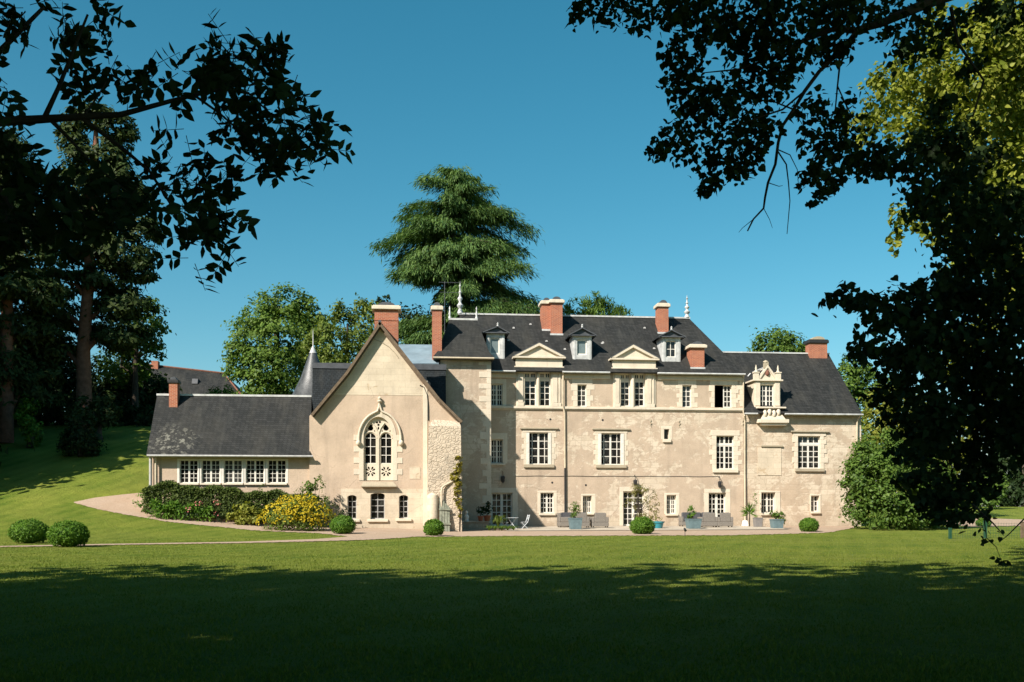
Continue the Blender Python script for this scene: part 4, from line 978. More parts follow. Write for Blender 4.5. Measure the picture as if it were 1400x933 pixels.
# wall lanterns
for px, py in ((687.5, 655), (868.5, 660), (984, 662)):
    x, z = P(px, py, -.25); s = MB(); s.tube([(x, 0, z + .45), (x, -.06, z + .5), (x, -.25, z + .42), (x, -.28, z + .2)], .02, 6); s.lathe([(.0, .22), (.13, .16), (.15, .12), (.11, -.18), (.05, -.24), (0, -.3)], (x, -.28, z), 6); s.build('wall_lantern', M['iron'], house)
# iron wall ties and vent holes
for px, py in ((752.5, 573.5), (824, 574.5), (801, 663.5), (755, 660)):
    x, z = P(px, py, -.02); s = MB(); s.tube([(x, .0, z), (x, -.012, z)], .07, 10); s.build('vent', M['iron'], house)
for px, py in ((890, 579), (929, 579.5), (1016, 579)):
    x, z = P(px, py, -.03); s = MB(); s.tube([(x + .02, -.03, z + .22), (x - .05, -.03, z + .1), (x + .06, -.03, z), (x - .05, -.03, z - .1), (x + .02, -.03, z - .22)], .025, 5); s.build('wall_tie', M['stone_dark'], house)
for px in (692, 709):
    pass
# ivy on the buttress is a plant of its own
# ------------------------------------------------------------------ trees and plants
def B(px, py, r_, d, rd=None, ry=None):
    """foliage mass: centre and radius in photo pixels at distance d"""
    c = at(px, py, d); k = d / F; return (c[0], c[1], c[2], r_ * k, (rd if rd is not None else r_ * k), (ry or r_) * k)
def tree(name, label, cat, base, trunk_pts, tr, blobs, m, bark='bark', per=26, size=.4, aspect=.6, group=None, nlimb=10, shape='dia', **kw):
    t = empty(name, base); tag(t, label, cat, group)
    tb = MB(); tb.tube(trunk_pts, tr, 10); tb.build('trunk', M[bark], t)
    lb = MB()
    for b in sorted(blobs, key=lambda q: -q[3])[:nlimb]:
        zz = min(max(b[2] - b[5] * 1.2, trunk_pts[0][2] + 1.5), trunk_pts[-1][2]); k = np.interp(zz, [p[2] for p in trunk_pts], range(len(trunk_pts)))
        i = int(min(k, len(trunk_pts) - 2)); fr = k - i; p0 = [trunk_pts[i][j] * (1 - fr) + trunk_pts[i + 1][j] * fr for j in range(3)]
        rr = tr[i] * (1 - fr) + tr[i + 1] * fr
        limbs(lb, p0, [(b[0], b[1], b[2])], max(.05, rr * .5), 6)
    if nlimb: lb.build('limb', M[bark], t)
    foliage('crown', blob_leaves(blobs, per, size, aspect, shape, **kw), M[m], t)
    return t
def gpt(px, d):
    p = at(px, HOR, d); return (float(p[0]), float(p[1]), g(p[0], p[1]))

# ---- great cedar behind the roof
def cedar():
    d0 = 96.0; base = gpt(622, d0); t = empty('cedar_tree', base); tag(t, 'tall dark cedar with drooping layered branches rising behind the manor roof', 'cedar tree')
    top = at(622, 236, d0); k = d0 / F; H = top[2] - base[2]
    tb = MB(); tb.tube([base, (base[0], base[1], base[2] + H * .5), (float(at(618, 330, d0)[0]), base[1], base[2] + H * .75), tuple(top)], [.75, .5, .3, .06], 10); tb.build('trunk', M['bark'], t)
    lv = [(268, 16, 40), (272, 46, 46), (278, 62, 60), (288, 76, 72), (300, 94, 78), (314, 94, 86), (328, 94, 92), (348, 88, 102), (368, 86, 106), (390, 84, 106), (418, 78, 110), (450, 74, 96), (485, 70, 84)]
    lb = MB(); out = []
    for i, (py, wl, wr) in enumerate(lv):
        n = 8 + i // 3
        for j in range(n):
            if i > 2 and random.random() < .07: continue
            an = 2 * math.pi * (j + .5 * (i % 2) + random.uniform(-.18, .18)) / n
            ca = math.cos(an); Lx = (wr if ca > 0 else wl) * k * (.62 + .38 * abs(ca)) * random.uniform(.6, 1.16)
            z0 = float(at(622, py, d0)[2]) + random.uniform(-2.8, 2.2); org = np.array([base[0] + 0.0, base[1], z0])
            dr = RT * ca + FW * math.sin(an); side = np.cross(dr, UP)
            P0 = org; pts = []
            rise = random.uniform(.08, .34) + max(0, 5 - i) * .07
            for q in np.linspace(0, 1, 7): pts.append(P0 + dr * Lx * q + UP * (Lx * (rise * q - .38 * q * q)))
            lb.tube(pts, [.16 * (1 - .9 * q) + .015 for q in np.linspace(0, 1, 7)], 5)
            # foliage pads along the branch
            npad = max(3, int(Lx * 1.5))
            for q in np.linspace(.22, 1, npad):
                c = P0 + dr * Lx * q + UP * (Lx * (rise * q - .38 * q * q)); wid = (.35 + .95 * math.sin(min(1, q * 1.05) * math.pi * .85)) * (.35 + Lx * .13)
                m_ = int(60 + 120 * wid)
                o = rng.normal(size=(m_, 3)); s_ = (rng.random(m_) - .5) * 2
                pp = c + dr * (o[:, :1] * .42) + side * (s_[:, None] * wid) + UP * (o[:, 2:] * .22 - np.abs(s_[:, None]) ** 1.4 * wid * .65 + .1)
                dd = np.tile(-UP, (m_, 1)) * 1.0 + dr * .55 + side * (s_[:, None] * .5) + rng.normal(size=(m_, 3)) * .25
                nn = unit(rng.normal(size=(m_, 3)) * .45 + dr * .6 + UP * .75)
                L = .32 + .5 * rng.random(m_); out.append(leaves(pp, nn, unit(dd), L, .075 + .05 * rng.random(m_), 'needle'))
    lb.build('limb', M['bark'], t); foliage('crown', out, M['l_cedar'], t)
cedar()

# ---- broadleaf trees behind the house
b0 = gpt(375, 104)
tree('broadleaf_tree', 'rounded mid green broadleaf tree behind the low wing and turret', 'tree', b0, [b0, (b0[0], b0[1], b0[2] + 6), (b0[0] + .5, b0[1], b0[2] + 14)], [.5, .4, .15],
     [B(395, 418, 26, 104), B(360, 430, 30, 104), B(420, 425, 22, 105), B(345, 462, 34, 103), B(385, 460, 40, 102), B(425, 470, 34, 104), B(330, 497, 24, 103), B(365, 505, 38, 101), B(405, 515, 34, 102), B(345, 530, 28, 102), B(388, 545, 40, 103), B(322, 480, 14, 102), B(432, 440, 16, 105)], 'l_green', per=95, size=.36, flat=.55, subr=.3, sub=12)
b0 = gpt(475, 88)
tree('conifer_tree', 'yellowish green feathery conifer between the turret and the broad chimney', 'conifer', b0, [b0, (b0[0], b0[1], b0[2] + 8), (b0[0], b0[1], b0[2] + 15)], [.4, .3, .08],
     [B(490, 424, 12, 88, ry=20), B(470, 440, 20, 88, ry=24), B(445, 452, 18, 87, ry=22), B(505, 440, 18, 88, ry=24), B(430, 475, 20, 87, ry=26), B(460, 475, 26, 86, ry=28), B(495, 478, 28, 88, ry=28), B(415, 500, 16, 87), B(450, 512, 30, 86), B(490, 515, 30, 87), B(462, 428, 9, 88, ry=14)], 'l_yel2', per=120, size=.34, aspect=.45, up=.3, droop=-.5)
b0 = gpt(655, 99)
tree('dark_conifer', 'low dark conifer mass filling the gaps behind the tower chimney', 'conifer', b0, [b0, (b0[0], b0[1], b0[2] + 7), (b0[0], b0[1], b0[2] + 14)], [.4, .3, .1],
     [B(560, 435, 20, 99), B(545, 465, 24, 98), B(575, 455, 20, 99), B(600, 440, 20, 100), B(650, 440, 34, 101, ry=22), B(700, 432, 34, 101, ry=22), B(725, 440, 18, 101), B(525, 412, 8, 97), B(522, 425, 12, 97), B(585, 480, 24, 99), B(620, 460, 26, 100)], 'l_dark', per=95, size=.36)
b0 = gpt(815, 102)
tree('pine_tree', 'spiky green treetop showing above the main ridge right of the paired chimneys', 'tree', b0, [b0, (b0[0], b0[1], b0[2] + 9), (b0[0], b0[1], b0[2] + 18)], [.4, .3, .08],
     [B(812, 415, 16, 102, ry=12), B(795, 424, 20, 102, ry=14), B(832, 424, 18, 102, ry=12), B(848, 432, 14, 102, ry=8), B(775, 432, 14, 102, ry=12), B(815, 440, 36, 102, ry=14)], 'l_mid', per=100, size=.55, aspect=.2, up=.5, droop=-1.0, shape='needle')
b0 = gpt(1070, 102)
tree('broadleaf_tree', 'dense green treetop just above the ridge of the right wing', 'tree', b0, [b0, (b0[0], b0[1], b0[2] + 7), (b0[0], b0[1], b0[2] + 14)], [.4, .3, .1],
     [B(1045, 472, 15, 102), B(1065, 468, 18, 103), B(1085, 472, 16, 102), B(1100, 478, 12, 102), B(1060, 485, 30, 102), B(1035, 480, 10, 102), B(1095, 490, 20, 102)], 'l_mid', per=110, size=.34)
b0 = gpt(1168, 96)
tree('broadleaf_tree', 'smaller green tree crown behind the right gable end', 'tree', b0, [b0, (b0[0], b0[1], b0[2] + 6), (b0[0], b0[1], b0[2] + 12)], [.4, .3, .1],
     [B(1160, 502, 16, 96), B(1178, 510, 20, 96), B(1190, 528, 22, 96), B(1160, 525, 24, 96), B(1205, 545, 24, 96), B(1175, 555, 26, 96), B(1190, 580, 30, 96)], 'l_mid', per=100, size=.34)
b0 = gpt(1235, 82)
tree('yellowish_tree', 'yellow green leafy tree beside the right gable, above the big shrub', 'tree', b0, [b0, (b0[0], b0[1], b0[2] + 4), (b0[0], b0[1], b0[2] + 9)], [.35, .25, .1],
     [B(1205, 555, 24, 82), B(1235, 560, 28, 82), B(1200, 590, 28, 81), B(1230, 595, 34, 80), B(1265, 580, 32, 82), B(1195, 625, 28, 81), B(1230, 640, 36, 80), B(1270, 630, 40, 81), B(1300, 600, 36, 82), B(1300, 650, 36, 83), B(1215, 670, 34, 81)], 'l_yellow', per=85, size=.32)
b0 = gpt(1215, 63)
tree('big_shrub', 'big rounded glossy green shrub hiding the corner of the right gable', 'shrub', b0, [b0, (b0[0], b0[1], b0[2] + 1), (b0[0], b0[1], b0[2] + 2.5)], [.2, .15, .08],
     [B(1185, 628, 22, 62), B(1210, 612, 24, 63), B(1175, 655, 24, 61), B(1200, 650, 32, 60.5), B(1235, 635, 34, 62), B(1265, 650, 36, 62), B(1180, 688, 24, 61), B(1210, 690, 30, 60), B(1245, 690, 32, 60.5), B(1275, 690, 28, 61.5), B(1165, 668, 14, 61), B(1295, 670, 30, 63), B(1300, 700, 20, 63)], 'l_mid', per=470, size=.2, nlimb=6, aspect=.65, shell=.75)
b0 = gpt(1355, 100)
tree('distant_shrub', 'sunlit green bushes at the far edge of the lawn beyond the fence', 'shrub', b0, [b0, (b0[0], b0[1], b0[2] + 1), (b0[0], b0[1], b0[2] + 2)], [.2, .15, .08],
     [B(1345, 670, 18, 100), B(1362, 665, 16, 100), B(1350, 680, 16, 99), B(1330, 676, 16, 100)], 'l_mid', per=90, size=.36, nlimb=3)
b0 = gpt(1400, 112)
tree('dark_tree', 'dark trees closing the far lawn at the right edge', 'tree', b0, [b0, (b0[0], b0[1], b0[2] + 3), (b0[0], b0[1], b0[2] + 7)], [.3, .25, .1],
     [B(1390, 672, 24, 112), B(1380, 650, 30, 114), B(1420, 655, 40, 114), B(1440, 600, 60, 116), B(1380, 610, 44, 116), B(1340, 630, 34, 116), B(1470, 670, 40, 112), B(1345, 678, 20, 118), B(1375, 684, 20, 118), B(1405, 688, 22, 118), B(1320, 680, 20, 118), B(1440, 690, 26, 118)], 'l_dark', per=60, size=.45, nlimb=4)

# ---- trees on the bank at left
def redwood(px, d, top, blobs, label, tr, tpts, per=70):
    b0 = gpt(px, d); pts = [b0] + [tuple(at(x, y, d)) for x, y in tpts]
    t = tree('redwood_tree', label, 'redwood tree', b0, pts, tr, blobs, 'l_red', 'bark_red', per=per * 2.8, size=.42, aspect=.4, nlimb=12, flat=.5, droop=.3, subr=.3, sub=13)
    return t
d = 76
redwood(116, d, 140, [B(130, 158, 26, d, ry=16), B(105, 168, 20, d, ry=14), B(155, 170, 24, d, ry=14), B(172, 182, 16, d, ry=10), B(95, 182, 14, d, ry=9), B(102, 194, 20, d, ry=10), B(158, 196, 18, d, ry=10), B(150, 215, 26, d, ry=14), B(110, 220, 24, d), B(160, 245, 34, d, ry=18), B(110, 260, 36, d, ry=22), B(175, 275, 34, d, ry=20), B(130, 300, 44, d, ry=20), B(195, 315, 26, d, ry=18),
                         B(105, 335, 44, d, ry=22), B(165, 345, 40, d, ry=22), B(190, 365, 24, d, ry=18), B(150, 385, 44, d + 1, ry=20), B(85, 385, 34, d, ry=20), B(165, 420, 44, d + 1, ry=20), B(75, 430, 40, d + 2, ry=22), B(120, 445, 26, d + 3, ry=20), B(170, 460, 40, d + 1, ry=20), B(70, 480, 40, d + 1, ry=24)],
        'tall redwood with a bare reddish trunk and flat topped crown on the bank', [.62, .5, .42, .34, .24, .08], [(114, 480), (120, 400), (126, 300), (131, 200), (131, 158)])
d = 72
redwood(8, d, 190, [B(0, 205, 40, d, ry=24), B(-30, 250, 50, d), B(25, 250, 36, d, ry=22), B(10, 290, 46, d, ry=24), B(50, 310, 30, d, ry=22), B(-20, 330, 50, d), B(35, 350, 44, d, ry=24), B(10, 390, 56, d, ry=26), B(55, 400, 30, d, ry=22), B(-15, 440, 50, d + 1), B(40, 450, 40, d + 2, ry=28), B(10, 500, 46, d + 2), B(-40, 520, 60, d), B(40, 525, 40, d + 2)],
        'redwood at the left edge of the bank with its foliage almost to the ground', [.55, .45, .38, .25, .1], [(9, 480), (10, 400), (6, 300), (0, 205)])
def dof(px, py): q = ground(px, py); return ud(q[0], q[1])[1]
def simple_tree(name, label, cat, px, d, h, blobs, m, per=70, size=.4, group=None, **kw):
    b0 = gpt(px, d); return tree(name, label, cat, b0, [b0, (b0[0], b0[1], b0[2] + h * .5), (b0[0] + .2, b0[1], b0[2] + h)], [.3, .22, .08], blobs, m, per=per, size=size, group=group, **kw)
simple_tree('leafy_tree', 'leafy tree with its crown leaning out over the low wing chimney', 'tree', 185, 84, 9, [B(205, 430, 20, 84, ry=14), B(216, 448, 14, 84, ry=10), B(190, 440, 24, 84), B(205, 470, 20, 84, ry=14), B(218, 482, 9, 84), B(180, 475, 28, 85), B(190, 505, 18, 85), B(165, 500, 28, 85), B(200, 412, 12, 84, ry=8)], 'l_mid', per=75, size=.36, subr=.28)
simple_tree('laurel_tree', 'very dark evergreen in the shade behind the reddish trunk', 'tree', 165, 88, 7, [B(150, 520, 34, 88), B(185, 530, 28, 88), B(215, 540, 22, 89), B(165, 555, 34, 87), B(205, 562, 26, 88), B(130, 545, 24, 86), B(225, 530, 16, 90)], 'l_dark', per=130)
simple_tree('laurel_tree', 'dark bushy evergreen between the two redwood trunks', 'tree', 65, 90, 9, [B(60, 480, 34, 90), B(90, 500, 30, 90), B(45, 515, 34, 90), B(85, 535, 34, 89), B(55, 550, 30, 88), B(20, 540, 36, 90), B(-20, 555, 40, 90), B(112, 520, 20, 91)], 'l_dark', per=130)
d = dof(42, 612); simple_tree('hill_bush', 'pale topped young shrub on the dark bank at far left', 'shrub', 42, d, .9, [B(42, 553, 13, d, ry=9), B(40, 572, 17, d, ry=14), B(46, 592, 17, d)], 'l_box', per=220, size=.22, nlimb=2)
d = dof(112, 624); simple_tree('hill_bush', 'rounded dark bush on the bank below the reddish trunk', 'shrub', 112, d, .9, [B(110, 582, 20, d), B(112, 602, 24, d, ry=20), B(98, 608, 16, d), B(126, 608, 16, d)], 'l_dark', per=260, size=.22, nlimb=2)
d = 73; simple_tree('hill_bush', 'loose shrub climbing beside the foot of the redwood trunk', 'shrub', 135, d, 1.2, [B(118, 558, 16, d), B(142, 550, 14, d), B(108, 572, 16, d), B(135, 568, 18, d), B(152, 566, 14, d)], 'l_red', per=220, size=.26, nlimb=3)
d = 80; simple_tree('hill_bush', 'wide dark thicket under the trees along the top of the bank', 'shrub', 60, d, 1.2, [B(20, 560, 26, d), B(55, 562, 24, d), B(85, 560, 22, d), B(-15, 560, 30, d), B(165, 572, 20, d), B(190, 574, 18, d), B(205, 572, 16, d), B(120, 562, 22, d), B(145, 566, 20, d), B(-50, 558, 34, d)], 'l_dark', per=200, size=.3, nlimb=3)
simple_tree('lit_bush', 'sunlit bush showing just above the ridge of the low wing', 'shrub', 297, 84, 2, [B(290, 538, 12, 84, ry=7), B(305, 536, 12, 84, ry=8), B(278, 543, 8, 84), B(315, 541, 8, 84), B(297, 548, 24, 84, ry=10)], 'l_green', per=150, size=.24, nlimb=2)

# ---- woods behind the viewpoint and beside the bank: they cast the shade over the foreground, with leaf masses added to block sky light
def woods():
    bl = []; tb = MB(); r_ = random.Random(11)
    def one(u, d, h, rc, z0=.25):
        x, y = xy(u, d); z = g(x, y); tb.tube([(x, y, z), (x + .2, y, z + h * .5), (x, y, z + h * .85)], [.5, .35, .1], 7)
        for k in range(12):
            q = z0 + (1 - z0) * (k + .5) / 12; wdt = rc * (.55 + .45 * math.sin(min(1, (1 - q) * 1.6) * math.pi / 2)); a_ = k * 2.4
            bl.append((x + math.cos(a_) * wdt * .42, y + math.sin(a_) * wdt * .42, z + h * q * .95, wdt * .72, wdt * .72, h * .085))
    for i in range(9): one(-50 + i * 5.6 + r_.uniform(-1, 1), -5.5 + r_.uniform(-2, 1.0), 29.9 + r_.uniform(-1.6, 1.6) - (1.5 if i > 6 else 0), 5.2, .1)
    for i in range(6): one(-46 + i * 8 + r_.uniform(-2, 2), -14 + r_.uniform(-2, 2), 31, 6, .1)
    for u, d_, h in ((-46, 54, 26), (-52, 59, 30), (-42, 62, 22), (-46, 69, 24), (-52, 66, 30), (-51, 77, 26), (-58, 72, 30), (-57, 52, 32), (-38.5, 56.5, 17), (-37.8, 59, 20), (-40.5, 66, 15), (-38.5, 63, 15), (-62, 62, 34)): one(u, d_, h, 4.6, .1)
    for u, d_, z, rr in ((-7, -2, 11, 4.5), (-1, -4, 12, 5), (5, -3, 11.5, 5), (-4, -10, 10, 6), (4, -11, 11, 6), (-9, 2, 12, 4), (-2, 1.5, 12.5, 3.5), (10, 0, 11, 5), (13, 7, 14, 4.5), (12, -9, 12, 6), (-13, 4, 13, 4.5), (9, 4, 12.5, 3.5)):  # unseen leaf masses added overhead to block sky light
        x, y = xy(u, d_); bl.append((x, y, z, rr, rr, rr * .5))
    for u, d_, z, rr in ((-8, 6, 11.5, 4), (-3, 6, 12, 4), (3, 6, 12, 4), (8, 10, 14.5, 4.2), (-6, 11, 13.5, 4), (0, 11, 13.5, 4), (5, 12, 14.5, 4), (-1, 1, 10.5, 4), (6, 2, 11, 4), (-12, 9, 13, 4)):  # further masses added above the view to darken the near lawn
        x, y = xy(u, d_); bl.append((x, y, z, rr, rr, rr * .42))
    for u, d_, h in ((17.5, 21, 13), (21, 29, 16), (14.5, 14, 10), (26, 40, 17)): one(u, d_, h, 4.2, .1)  # out-of-view trees added at right to block the sky there
    for u, d_, z, rr in ((-12, 13, 7.5, 3), (-15, 18, 6, 3), (-11, 8, 8, 3), (-17, 10, 8, 4)):  # low leaf masses added out of view at left against sky light
        x, y = xy(u, d_); bl.append((x, y, z, rr, rr, rr * .7))
    V1, F1 = blob_leaves(bl, 7, 1.0, .75, 'dia', shell=.3, sub=8, subr=.4)
    t = foliage('woods', (V1, F1), M['l_near'], None); tag(t, 'tall wood at the edge of the lawn with added overhead leaf masses whose shade covers the foreground', 'woods', kind='stuff')
    tb.build('trunk', M['bark'], t, world=False)
woods()

# ---- near tree at left: branches with paired leaflets hanging into the picture
def pinnate(blobs, per, L, m_fill, down=.45, pairs=3, twig=None):
    """compound leaves: a stalk with paired leaflets and one at the tip"""
    PP = []; NN = []; DD = []
    for b in blobs:
        c = np.array(b[:3]); r_ = np.array(b[3:6]); n = max(2, int(per * r_[0] * r_[2] * 9))
        for _ in range(n):
            o = rand_dirs(1)[0] * rng.random() ** .45; p = c + o * r_
            dr = unit(o * .8 + rng.normal(size=3) * .55 - UP * down); up = unit(rng.normal(size=3) * .7 + UP * .5 - FW * .35); s_ = unit(np.cross(dr, up))
            q = p.copy(); st = L * .55
            if twig is not None: twig.tube([tuple(p - dr * st * .8), tuple(p + dr * st * pairs * 1.02)], [.003, .002], 3, False)
            for k in range(pairs):
                q = p + dr * st * (k + .2)
                for sg in (1, -1): PP.append(q); NN.append(up + rng.normal(size=3) * .3); DD.append(s_ * sg + dr * .55 + rng.normal(size=3) * .15)
            PP.append(q + dr * st * .6); NN.append(up + rng.normal(size=3) * .3); DD.append(dr)
    n = len(PP); LL = L * (.75 + .5 * rng.random(n)); return leaves(np.array(PP), unit(np.array(NN)), np.array(DD), LL, LL * .52, 'ovate', .18)
def near_left():
    d0 = 7.0; bx, by = xy(-7.5, 6.5); base = (bx, by, g(bx, by)); t = empty('overhanging_tree', base); tag(t, 'near tree in deep shade with paired pointed leaflets reaching in from the left', 'tree')
    tb = MB(); tb.tube([base, (bx, by, base[2] + 3), (bx + .1, by, base[2] + 7.5)], [.32, .26, .18], 12); tb.build('trunk', M['bark'], t)
    A = lambda px, py, dd=0: tuple(at(px, py, d0 + dd)); lb = MB()
    lb.tube([(bx, by, 4.2), A(-250, 235, -.3), A(-90, 172, -.1), A(60, 163), A(110, 160), A(165, 157), A(235, 138, .1), A(300, 122, .2), A(340, 128, .3), A(380, 165, .3), A(415, 180, .3)], [.10, .06, .042, .03, .025, .021, .016, .012, .008, .006, .003], 8)
    for q, r_ in (([(110, 160), (130, 175), (170, 205), (205, 235), (240, 290), (255, 340)], .018), ([(70, 165), (95, 190), (130, 228), (175, 260)], .016), ([(115, 158), (135, 130), (145, 112)], .008), ([(60, 163), (80, 120), (100, 70), (120, 20)], .02), ([(300, 122), (330, 95), (345, 70)], .008),
                  ([(265, 130), (300, 155), (340, 190), (375, 200)], .01), ([(-60, 175), (-20, 230), (20, 290), (35, 340)], .025), ([(-80, 170), (-30, 100), (20, 50), (60, 10)], .03)):
        dd = random.uniform(-.35, .35); lb.tube([A(px, py, dd * i / len(q)) for i, (px, py) in enumerate(q)], [r_ * (1 - .8 * i / len(q)) for i in range(len(q))], 6)
    bl = [(30, 15, 42), (95, 40, 34), (125, 8, 28), (118, 92, 26), (85, 112, 26), (150, 92, 24), (165, 82, 22), (212, 92, 20), (200, 112, 16), (10, 125, 34), (22, 195, 42), (20, 255, 48), (15, 330, 40), (62, 300, 38), (250, 106, 20), 
          (322, 62, 22), (352, 92, 36), (378, 70, 10), (330, 122, 36), (400, 138, 24), (372, 180, 32), (418, 190, 26), (450, 178, 18), (345, 170, 24), (410, 96, 18), (436, 190, 24), (455, 205, 14), (395, 210, 22), (250, 232, 22), (285, 258, 26), (312, 246, 18), (262, 290, 22), (288, 296, 20), (268, 322, 18), (256, 362, 12), (305, 345, 12), (312, 300, 18), (325, 285, 12),
          (150, 270, 44), (118, 300, 38), (188, 275, 30), (172, 238, 24), (208, 250, 16), (85, 235, 20), (186, 300, 26), (80, 350, 16), (245, 180, 12), (230, 215, 12), (60, 268, 40), (100, 265, 34), (150, 300, 30), (165, 262, 30), (-30, 270, 60), (-40, 340, 50), (-30, 190, 40), (25, 300, 46), (40, 235, 36)]
    bb = []
    for px, py, r_ in bl:
        dd = random.uniform(-.5, .6); b = B(px - (13 if px > 320 else 0), py, r_ * (.78 if px < 300 else .8), d0 + dd); bb.append((b[0], b[1], b[2], b[3] * (1 if px > 205 else .72), .28, b[5] * (1 if px > 205 else .72)))
    tw = MB(); f = pinnate(bb, 100, .098, None, twig=tw); lb.build('limb', M['bark'], t); tw.build('twig', M['bark'], t)
    crown = [f]
    # the rest of the crown, above and left of the picture
    up_ = []
    for u, d_, z in ((-7.5, 6, 8.5), (-9, 8, 7.5), (-6, 4.5, 9), (-9.5, 4, 8), (-7, 9, 9.3)):
        x, y = xy(u, d_); up_.append((x, y, z, 2.2, 2.2, 1.6))
    crown.append(blob_leaves(up_, 40, .16, .5, 'ovate', shell=.3))
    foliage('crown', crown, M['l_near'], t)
near_left()

# ---- near tree at right (heart shaped leaves), its hanging bough and the dark mass at the right edge
def near_right():
    bx, by = xy(9.2, 12.5); base = (bx, by, g(bx, by)); t = empty('overhanging_tree', base); tag(t, 'near dark tree with heart shaped leaves hanging along the right side', 'tree')
    d0 = 10.5; A = lambda px, py, dd=0: tuple(at(px, py, d0 + dd)); tb = MB()
    tb.tube([base, (bx, by, base[2] + 2.5), (bx - .15, by, base[2] + 6), (bx - .3, by - .2, base[2] + 9)], [.42, .34, .28, .2], 12); tb.build('trunk', M['bark'], t)
    lb = MB(); j0 = (bx - .2, by, 6.2)
    lb.tube([j0, A(1420, -40, .8), A(1330, -20, .6), A(1260, 8, .3), A(1205, 32, .1), A(1170, 42), A(1140, 40), A(1100, 55, -.1), A(1060, 78, -.1), A(1010, 95, -.2), A(960, 100, -.3)], [.2, .13, .09, .055, .042, .034, .028, .022, .016, .01, .005], 9)
    for q, r_ in (([(1170, 44), (1150, 70), (1120, 98), (1100, 125), (1085, 150), (1070, 172), (1064, 195), (1060, 225), (1050, 250), (1046, 270), (1044, 285), (1030, 300), (1022, 316)], .024), ([(1062, 205), (1075, 225), (1078, 250), (1080, 275), (1076, 320)], .009), ([(1064, 205), (1080, 212), (1090, 232), (1092, 258)], .007), ([(1170, 50), (1158, 68), (1148, 90), (1145, 118), (1155, 140), (1168, 165)], .014), ([(1145, 118), (1142, 150), (1130, 175), (1120, 210)], .009),
                  ([(1100, 125), (1070, 150), (1040, 160), (1000, 175), (960, 190)], .012), ([(1085, 150), (1060, 140), (1030, 110)], .01), ([(1050, 250), (1065, 255), (1070, 254)], .005), ([(1030, 300), (1015, 312), (1010, 318)], .004), ([(1044, 285), (1052, 300), (1056, 312)], .004),
                  ([(1300, 10), (1310, 60), (1345, 110), (1330, 160)], .02), ([(1170, 42), (1150, 10), (1140, -20)], .014)):
        dd = random.uniform(-.3, .3); lb.tube([A(px, py, dd * i / len(q)) for i, (px, py) in enumerate(q)], [r_ * (1 - .75 * i / len(q)) for i in range(len(q))], 6)
    bl = [(795, 8, 13), (822, 14, 16), (850, 10, 22), (880, 18, 22), (915, 18, 26), (950, 24, 28), (985, 30, 32), (1020, 28, 36), (1060, 28, 38), (1100, 32, 38), (1140, 22, 34), (1090, 68, 32), (1050, 72, 30), (1020, 70, 26), (1180, 18, 32), (1215, 12, 32), (1250, 30, 30), (965, 44, 14), (1150, 70, 14), (1130, 66, 22), (1010, 50, 26), (930, 8, 28), (1050, 5, 34), (1120, 5, 34),
          (922, 70, 16), (918, 95, 18), (935, 118, 26), (962, 132, 24), (950, 90, 18), (985, 125, 24), (1012, 118, 26), (940, 155, 22), (965, 168, 24), (1000, 160, 32), (915, 190, 16), (900, 200, 10), (935, 205, 16), (965, 215, 18), (1000, 205, 24), (985, 238, 18), (965, 255, 11), (1012, 232, 16), (1035, 150, 22), (1055, 180, 16), (1060, 120, 22), (1075, 100, 20), (1030, 215, 14), (1020, 185, 20),
          (1105, 150, 18), (1122, 165, 20), (1112, 190, 16), (1135, 195, 14), (1122, 235, 18), (1140, 245, 14), (1105, 240, 12), (1150, 215, 16), (1168, 222, 16), (1195, 228, 12), (1160, 185, 18), (1185, 200, 24), (1128, 262, 9), (1205, 215, 16), (1150, 150, 14)]
    bb = []
    for px, py, r_ in bl:
        b = B(px, py, r_, d0 + random.uniform(-.5, .5)); bb.append((b[0], b[1], b[2], b[3], .35, b[5]))
    d1 = 13.0
    mass = [(1240, 230, 34), (1265, 205, 30), (1285, 240, 46), (1285, 150, 18), (1305, 205, 36), (1330, 230, 26), (1300, 300, 44), (1275, 275, 30), (1345, 300, 54), (1385, 320, 50), (1310, 350, 36), (1345, 380, 60), (1395, 400, 60), (1305, 400, 26), (1300, 440, 46), (1345, 460, 60), (1390, 480, 60), (1280, 470, 40), (1300, 520, 52), (1350, 540, 60), (1395, 560, 50), (1275, 560, 40), (1300, 595, 48), (1350, 610, 46), (1390, 600, 36), (1270, 620, 30), (1300, 650, 40), (1335, 655, 30), (1285, 690, 26), (1312, 686, 24), (1332, 705, 9), (1300, 706, 10), (1280, 590, 40),
            (1150, 402, 11), (1165, 410, 14), (1185, 415, 16), (1208, 425, 22), (1232, 425, 28), (1258, 430, 34), (1200, 445, 18), (1180, 472, 12), (1195, 480, 16), (1215, 490, 26), (1242, 500, 34), (1222, 520, 24), (1212, 545, 14), (1250, 470, 30), (1280, 410, 30), (1275, 385, 14), (1245, 540, 30), (1230, 570, 18), (1250, 590, 26), (1240, 400, 14), (1235, 620, 14), (1255, 650, 22), (1262, 680, 16),
            (1300, 50, 22), (1395, 10, 26), (1350, 8, 20), (1250, 60, 22), (1330, 90, 12), (1390, 290, 30), (1430, 450, 60), (1420, 580, 50)]
    mm = []
    for px, py, r_ in mass:
        b = B(px, py, r_, d1 + random.uniform(-1.2, 1.2)); mm.append((b[0], b[1], b[2], b[3] * .88, max(.4, b[3]), b[5] * .88))
    # twigs to every hanging cluster
    for b in bb[::2] + mm[::3]:
        p = Vector(b[:3]); lb.tube([p + Vector((random.uniform(-.08, .08), random.uniform(-.2, .2), b[5] * .7)), p + Vector((random.uniform(-.1, .1), 0, .05)), p + Vector((random.uniform(-.2, .2), 0, -b[5] * .7))], [.008, .006, .003], 4, False)
